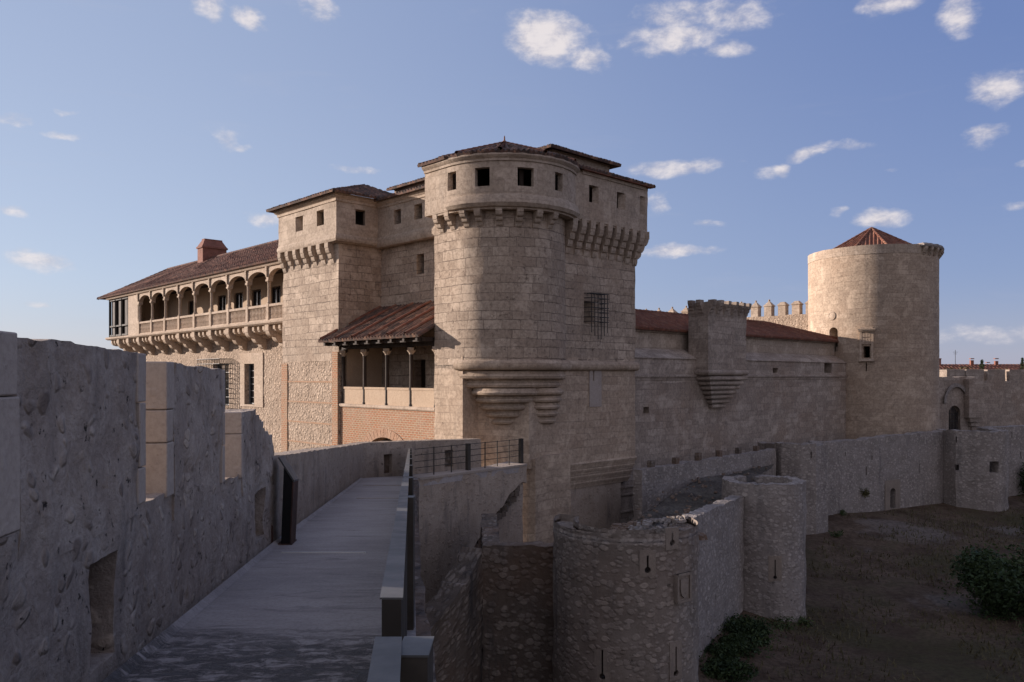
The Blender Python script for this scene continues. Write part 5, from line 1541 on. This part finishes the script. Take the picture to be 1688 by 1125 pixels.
# enclosure between the outer wall and the tower foot
mb = MB(); N_ = 26
A_, B_, C_, D_ = Vector((1.5,27.0)), Vector((6.0,27.0)), Vector((16.4,49.8)), Vector((6.1,38.8))
for i in range(N_):
    for j in range(N_):
        def P(s, v):
            p = (A_.lerp(B_, s)).lerp(D_.lerp(C_, s), v)
            z = -5.55 - 2.3*max(0, 1-s*2.6)*(1 if v < .95 else .6) + .22*fb(p.x*.5,p.y*.5,3) + .12*fb(p.x*2,p.y*2,3)
            return (p.x, p.y, z)
        mb.face([P(i/N_,j/N_),P((i+1)/N_,j/N_),P((i+1)/N_,(j+1)/N_),P(i/N_,(j+1)/N_)])
o = mb.build('enclosure_ground', M['soil_dark'], smooth=180); tag(o, 'dark rubble strewn earth inside the outer enclosure', None, None, 'structure')
mb = MB()
for k in range(160):
    s, v = random.uniform(.3,1), random.random()
    p = (A_.lerp(B_, s)).lerp(D_.lerp(C_, s), v)
    stone(mb, p.x, p.y, -5.5+.22*fb(p.x*.5,p.y*.5,3), random.uniform(.04,.11))
for k in range(110):
    a = random.random()*6.28; r = random.random()**.5*1.7
    x, y = 4.6+r*math.cos(a), 26.6+r*math.sin(a)*.9
    stone(mb, x, y, -5.35+.5*max(0,1-r/1.7), random.uniform(.08,.2))
o = mb.build('loose_rubble', M['rubble_dark']); tag(o, 'loose grey rubble on the enclosure floor', 'rubble', None, 'stuff')

# ================================================================== vegetation
def leaves(mb, c, rx, ry, rz, n, size, lumps=9, seed=0, low=.0):
    rnd = random.Random(seed)
    L_ = [(c[0]+rx*rnd.uniform(-.62,.62), c[1]+ry*rnd.uniform(-.62,.62), c[2]+rz*rnd.uniform(low,.75), rnd.uniform(.32,.6)) for _ in range(lumps)]
    for k in range(n):
        l = rnd.choice(L_)
        d = Vector((rnd.gauss(0,1), rnd.gauss(0,1), rnd.gauss(0,1))).normalized()*(rnd.random()**.4)
        p = Vector((l[0]+d.x*l[3]*rx, l[1]+d.y*l[3]*ry, l[2]+d.z*l[3]*rz))
        a = Vector((rnd.gauss(0,1),rnd.gauss(0,1),rnd.gauss(0,.7))).normalized(); b = a.cross(Vector((rnd.gauss(0,1),rnd.gauss(0,1),rnd.gauss(0,1)))).normalized()
        s = size*rnd.uniform(.6,1.3)
        mb.face([p-a*s*.9, p-b*s*.45, p+a*s*.9, p+b*s*.45], [(0,0)]*4)
def bush(name, label, cat, x, y, z, rx, ry, rz, n, size, mat, seed, lumps=10, group=None, trunk=True):
    t = thing(name, label, cat, (x,y,z), group)
    mb = MB(); leaves(mb, (x,y,z), rx, ry, rz, n, size, lumps, seed); mb.build('foliage', mat, t, smooth=0, merge=0)
    mb = MB(); leaves(mb, (x,y,z), rx*1.06, ry*1.06, rz*1.08, int(n*.16), size*.85, lumps*2, seed+50); mb.build('young_foliage', M['leaf_mid'] if mat is M['leaf_dark'] else M['leaf_olive'], t, smooth=0, merge=0)
    if trunk:
        mb = MB(); rnd = random.Random(seed)
        for k in range(5):
            e = Vector((x+rx*rnd.uniform(-.5,.5), y+ry*rnd.uniform(-.5,.5), z+rz*.6)); mb.bar((x+rnd.uniform(-.1,.1),y,z-.2), e, .05)
        mb.build('stem', M['bark'], t)
G = 'bushes in the moat'
bush('bush', 'large dark green bush on the moat floor at the right edge', 'bush', 22.6, 35.6, -10.4, 2.9, 2.2, 2.5, 9000, .11, M['leaf_dark'], 1, 16, G)
bush('bush', 'yellowish green bush cut by the right edge, above the large dark bush', 'bush', 33.4, 50.5, -10.4, 1.2, 1.2, 1.8, 2200, .1, M['leaf_mid'], 2, 8, G)
bush('bush', 'dark bush at the foot of the wall beyond the far bastion', 'bush', 42.6, 65.0, -10.0, 2.2, 1.5, 2.6, 3800, .12, M['leaf_dark'], 3, 10, G)
bush('bush', 'small dark bush at the lower right corner of the moat', 'bush', 20.6, 31.0, -10.5, .7, .7, .8, 900, .08, M['leaf_dark'], 4, 5, G)
k = 0
for x, y, rx, rz in ((6.75,27.4,.8,.75),(7.3,28.5,.85,.8),(8.0,29.6,.95,.95),(8.7,30.8,.9,1.0),(9.4,31.7,.8,.85)):
    bush('shrub', ['low dark shrub nearest the bottom edge at the foot of the outer wall','second low shrub up along the outer wall foot','middle low shrub of the row along the outer wall foot','fullest dark shrub of the row along the outer wall foot','last low shrub before the second turret foot'][k], 'shrub', x+.35, y, -10.35, rx*1.35, 1.0, rz*.85, 3000, .075, M['leaf_dark'], 10+k, 6, 'shrubs along the outer wall foot', False); k += 1
k = 0
for x, y, rx, n, lab in ((11.2,33.0,.7,300,'dark weeds at the front foot of the second turret'),(12.6,33.9,.5,200,'weeds at the right foot of the second turret'),(20.3,49.6,.5,240,'weed clump at the foot of the third turret'),(22.5,54.2,.4,160,'small weed clump at the foot of the moat wall')):
    bush('weed_clump', lab, 'weeds', x, y, gz(x,y), rx, .5, .35, n, .07, M['leaf_mid'], 30+k, 5, 'weeds at wall feet', False); k += 1
q = mw.at(u_at_px(mw, 1420)[0], .1)
bush('wall_plant', 'yellow green plant growing out of the moat wall left of the postern', 'plant', q.x, q.y, -8.25, .5, .3, .5, 500, .07, M['leaf_olive'], 40, 4, None, False)
# dry grass
mb = MB(); rnd = random.Random(5)
for k in range(26000):
    x, y = rnd.uniform(8,44), rnd.uniform(27,63)
    if (x-5.5)*.877-(y-26)*.48 < 1.0 or (y-52.6)-(x-19.5)*.648 > -.6 or x/y > .68 or x/y < .25: continue
    if fb(x*.22,y*.22,4,3) < -.12: continue
    z = gz(x,y)-.02; h = rnd.uniform(.06,.3); a = rnd.random()*6.28; w = .025+.02*rnd.random()
    dx, dy = math.cos(a)*w, math.sin(a)*w; lx, ly = rnd.gauss(0,.08), rnd.gauss(0,.08)
    mb.face([(x-dx,y-dy,z),(x+dx,y+dy,z),(x+lx,y+ly,z+h)], [(0,0)]*3)
o = mb.build('dry_grass', M['dry_grass'], smooth=0, merge=0); tag(o, 'sparse dry grass on the moat floor', 'grass', None, 'stuff')

# ================================================================== far town
def house(i, x, y, w, d, h, rz, label, red):
    t = thing('house', label, 'house', (x,y,-4.5), 'houses on the skyline')
    c, s = math.cos(rz), math.sin(rz); P = lambda a, b, z: (x+a*c-b*s, y+a*s+b*c, z)
    mb = MB(); pp = Path([P(-w/2,-d/2,0)[:2],P(w/2,-d/2,0)[:2],P(w/2,d/2,0)[:2],P(-w/2,d/2,0)[:2]], True)
    wins = []
    for k in range(int(w/3)): wins.append((1+3*k, 2.1+3*k, h-2.2, h-.9))
    shell(mb, pp, -6, h, .3, wins); mb.build('wall', M['loggia'], t)
    mb = MB(); e = .5; hr = h + d*.2
    roof_patch(mb, P(-w/2-e,-d/2-e,h), P(w/2+e,-d/2-e,h), P(w/2+e,0,hr), P(-w/2-e,0,hr), per=.9, step=1.2, amp=.1)
    roof_patch(mb, P(w/2+e,d/2+e,h), P(-w/2-e,d/2+e,h), P(-w/2-e,0,hr), P(w/2+e,0,hr), per=.9, step=1.2, amp=.1)
    for a in (-w/2, w/2): mb.face([P(a,-d/2,h),P(a,d/2,h),P(a,0,hr-.1)])
    mb.build('roof', M['tile_red'], t)
    rnd = random.Random(i)
    for k in range(3):
        a = rnd.uniform(-w*.4,w*.4); q = P(a, -.5, hr-.8); mb = MB(); mb.box(q, .8, .8, 1.5+rnd.random()*1.1, rz); mb.box((q[0],q[1],q[2]+2.3), .95, .95, .25, rz); mb.build('chimney', M['chimney'], t)
house(1, 128, 222, 30, 11, .95, -.1, 'long red roofed house on the skyline just right of the round tower', 1)
house(2, 150, 240, 18, 10, .4, -.15, 'lower red roofed house behind the conifer on the skyline', 1)
house(3, 164, 232, 26, 11, .25, -.05, 'red roofed house on the skyline at the right edge', 1)
house(4, 196, 262, 30, 11, 1.0, 0, 'red roofed house beyond the right edge of the skyline', 1)
def conifer(x, y, z, h, r, label, seed):
    t = thing('conifer', label, 'tree', (x,y,z), 'trees among the far houses'); mb = MB(); rnd = random.Random(seed)
    for k in range(1500):
        f = rnd.random()**.8; rr = r*(1-f)*(.55+.45*math.sin(f*40))+.1; a = rnd.random()*6.28; q = rr*rnd.random()**.5
        p = Vector((x+q*math.cos(a), y+q*math.sin(a), z+h*.12+h*.88*f-.25*q)); s = .22
        b = Vector((math.cos(a),math.sin(a),-.3)); n = Vector((rnd.gauss(0,1),rnd.gauss(0,1),rnd.gauss(0,1))).normalized()
        mb.face([p-b*s, p+n*s*.5, p+b*s*1.4], [(0,0)]*3)
    mb.build('foliage', M['leaf_dark'], t, smooth=0, merge=0)
    mb = MB(); mb.lathe((x,y,z), [(.25,0),(.05,h*.95)], 8); mb.build('trunk', M['bark'], t)
conifer(118, 200, -4.5, 8.6, 3.0, 'dark conifer between the red roofs on the skyline', 1)
conifer(132, 206, -4.5, 9.2, 1.8, 'thin dark conifer at the right edge of the skyline', 2)
t = thing('far_bush', 'olive bushy tree between the far red roofs', 'tree', (126,210,-4.5), 'trees among the far houses')
mb = MB(); leaves(mb, (126,210,-3.5), 6.0, 2.5, 5.2, 2600, .3, 10, 77, .1); mb.build('foliage', M['leaf_olive'], t, smooth=0, merge=0)
mb = MB(); mb.lathe((126,210,-4.5), [(.25,0),(.1,4)], 8); mb.build('trunk', M['bark'], t)
t = thing('far_bush', 'olive bushy tree left of the dark conifer on the skyline', 'tree', (111,200,-4.5), 'trees among the far houses')
mb = MB(); leaves(mb, (111.5,200,-3.5), 5.0, 2.5, 5.0, 2600, .3, 10, 78, .1); mb.build('foliage', M['leaf_olive'], t, smooth=0, merge=0)
mb = MB(); mb.lathe((111.5,200,-4.5), [(.25,0),(.1,4)], 8); mb.build('trunk', M['bark'], t)
t = thing('roof_antenna', 'thin television antenna on the long far red roof', 'antenna', (122,222,2))
mb = MB(); mb.bar((123,221,1.5), (123,221,7.2), .09); mb.bar((122.3,221,6.6), (123.7,221,6.6), .07); mb.bar((122.5,221,6.1), (123.5,221,6.1), .07); mb.build('mast', M['iron'], t)
# ================================================================== sky, sun, camera
SUN_EL = 11.6
SUN_AZ = -71.0          # measured from +Y towards +X
s = Vector((math.sin(R(SUN_AZ))*math.cos(R(SUN_EL)), math.cos(R(SUN_AZ))*math.cos(R(SUN_EL)), math.sin(R(SUN_EL))))
ld = bpy.data.lights.new('sun', 'SUN'); ld.energy = 3.6; ld.angle = R(.53); ld.color = (1.0, .865, .775)
lo = bpy.data.objects.new('sun', ld); COL.objects.link(lo); lo.rotation_euler = s.to_track_quat('Z','Y').to_euler(); lo.location = s*200

w = bpy.data.worlds.new('World'); SC.world = w; w.use_nodes = True
w.node_tree.nodes.clear(); N = NT(w.node_tree)
out = N.n('ShaderNodeOutputWorld'); bg = N.n('ShaderNodeBackground'); N.l.new(bg.outputs[0], out.inputs[0])
sky = N.n('ShaderNodeTexSky', sky_type='NISHITA', sun_disc=False, sun_elevation=R(SUN_EL), sun_rotation=R(SUN_AZ), altitude=800, air_density=1.0, dust_density=.6, ozone_density=2.2)
tc = N.n('ShaderNodeTexCoord').outputs['Generated']
sp = N.n('ShaderNodeSeparateXYZ'); N.put(sp.inputs[0], tc)
az = N.math('ARCTAN2', sp.outputs[0], sp.outputs[1]); el = N.math('ARCSINE', sp.outputs[2])
cv = N.n('ShaderNodeCombineXYZ'); N.put(cv.inputs[0], az); N.put(cv.inputs[1], N.math('MULTIPLY', el, 1.8))
fb1 = N.noise(cv.outputs[0], 11, 9, .62, .3); fb2 = N.noise(cv.outputs[0], 38, 7, .62, .2)
nz = N.n('ShaderNodeTexNoise'); N.put(nz.inputs['Vector'], cv.outputs[0]); nz.inputs['Scale'].default_value = 16; nz.inputs['Detail'].default_value = 4
wob = N.vmath('SCALE', N.vmath('SUBTRACT', nz.outputs[1], (.5,.5,.5)), .045)
sw = N.n('ShaderNodeSeparateXYZ'); N.put(sw.inputs[0], wob)
azw = N.math('ADD', az, sw.outputs[0]); elw = N.math('ADD', el, N.math('MULTIPLY', sw.outputs[1], .6))
# (px, py, half width, half height, tilt, weight)
CL = [(345,16,32,22,0,1),(412,34,34,14,.2,1),(530,14,34,22,.3,.95),(905,66,82,42,.25,1.25),(965,96,45,26,.2,1),(1155,26,110,30,0,.8),(1100,70,95,22,0,.95),(1200,78,42,16,.1,.7),
      (1465,6,60,16,0,.9),(1578,20,40,34,.3,1),(1655,142,70,28,.2,1),(1628,220,46,15,-.1,.65),(1340,252,46,13,-.15,.85),(1395,242,50,8,0,.7),(1292,280,20,12,0,.8),(1110,276,90,15,0,.85),
      (592,282,40,7,0,.7),(368,228,32,16,.3,.9),(395,242,22,7,0,.8),(28,198,36,12,-.25,.8),(108,186,20,6,0,.7),(108,222,34,7,0,.65),(22,346,34,12,0,.9),(440,360,38,16,0,.95),(62,430,72,18,0,.95),
      (74,505,22,5,0,.5),(1086,335,20,18,0,.8),(1170,368,32,9,0,.9),(1125,412,66,13,0,1),(1448,360,46,14,0,1),(1378,350,14,8,0,.7),(1640,550,110,16,0,.55),(1478,283,18,5,0,.5),(1680,336,36,8,0,.6),(1270,285,24,10,0,.4),(1680,265,16,8,0,.6)]
acc = None
for px, py, hw, hh, tl, wt in CL:
    a0 = math.atan((px-844)/1313); e0 = math.atan((620-py)/1313*math.cos(a0))
    ka = math.cos(a0)**2/1313*1.1; ke = math.cos(a0)/1313*1.1
    du = N.math('SUBTRACT', azw, a0); dv = N.math('SUBTRACT', elw, e0)
    if tl:
        du2 = N.math('SUBTRACT', du, N.math('MULTIPLY', dv, tl)); dv = N.math('ADD', dv, N.math('MULTIPLY', du, tl)); du = du2
    x = N.math('MULTIPLY', du, 1/(hw*ka)); y = N.math('MULTIPLY', dv, 1/(hh*ke))
    r2 = N.math('ADD', N.math('MULTIPLY', x, x), N.math('MULTIPLY', y, y))
    g = N.math('MULTIPLY', N.math('SUBTRACT', 1.0, r2), wt)
    acc = g if acc is None else N.math('MAXIMUM', acc, g)
acc = N.math('MAXIMUM', acc, -1.0)
dens = N.math('ADD', N.math('MULTIPLY', acc, .75), N.math('ADD', N.math('MULTIPLY', N.math('SUBTRACT', fb1, .5), 1.7), N.math('MULTIPLY', N.math('SUBTRACT', fb2, .5), 1.0)))
cov = N.rng(dens, -.02, 1.0)
# faint high streaks
str_ = N.rng(N.noise(N.scale(cv.outputs[0], (1,3.2,1)), 5, 6, .6, .5), .55, .8, 0, .10)
cov = N.math('MAXIMUM', N.math('MULTIPLY', cov, .85), str_)
g = N.n('ShaderNodeVectorMath', operation='DOT_PRODUCT'); N.put(g.inputs[0], tc); g.inputs[1].default_value = s
f1 = N.rng(g.outputs['Value'], -.35, 1.0, 0, .8); f2 = N.rng(el, 0.0, .5, .35, 0)
grad = N.mix(N.math('SUBTRACT', N.math('ADD', f1, f2), .12, clamp=True), (.9,1.32,2.75), (2.7,3.15,4.0))
grad = N.mix(N.rng(el, 0, .12, .5, 0), grad, (2.3,2.3,2.9))
base = N.mix(.8, N.mix(1.0, sky.outputs[0], (1.0,.85,.85), 'MULTIPLY'), grad)
cloud = N.mix(N.rng(N.math('ADD', fb2, N.math('MULTIPLY', dens, .2)), .35, .8), (2.9,2.8,3.15), (4.8,4.4,4.3))
col = N.mix(cov, base, cloud)
# warm glow added to the unseen sky behind the viewer, to fill the shade
rear_fill = N.math('MULTIPLY', N.rng(sp.outputs[1], .15, -.45, 0, 1), N.rng(fb1, .3, .6, .55, 1))
col = N.mix(N.math('MULTIPLY', rear_fill, .5), col, (4.4,3.8,3.5))
w.cycles.sampling_method = 'MANUAL'; w.cycles.sample_map_resolution = 256
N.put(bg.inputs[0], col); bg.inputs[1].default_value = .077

cd = bpy.data.cameras.new('camera'); cam = bpy.data.objects.new('camera', cd); COL.objects.link(cam)
cam.location = (0,0,0); cam.rotation_euler = (R(90),0,0)
cd.sensor_width = 36; cd.lens = 1313/1688*36; cd.shift_y = 57.5/1688; cd.clip_start = .05; cd.clip_end = 9000
SC.camera = cam
SC.view_settings.view_transform = 'Standard'; SC.view_settings.look = 'None'; SC.view_settings.exposure = 1.28; SC.view_settings.gamma = 1.0
SC.render.engine = 'CYCLES'
SC.cycles.use_denoising = True
SC.cycles.max_bounces = 5
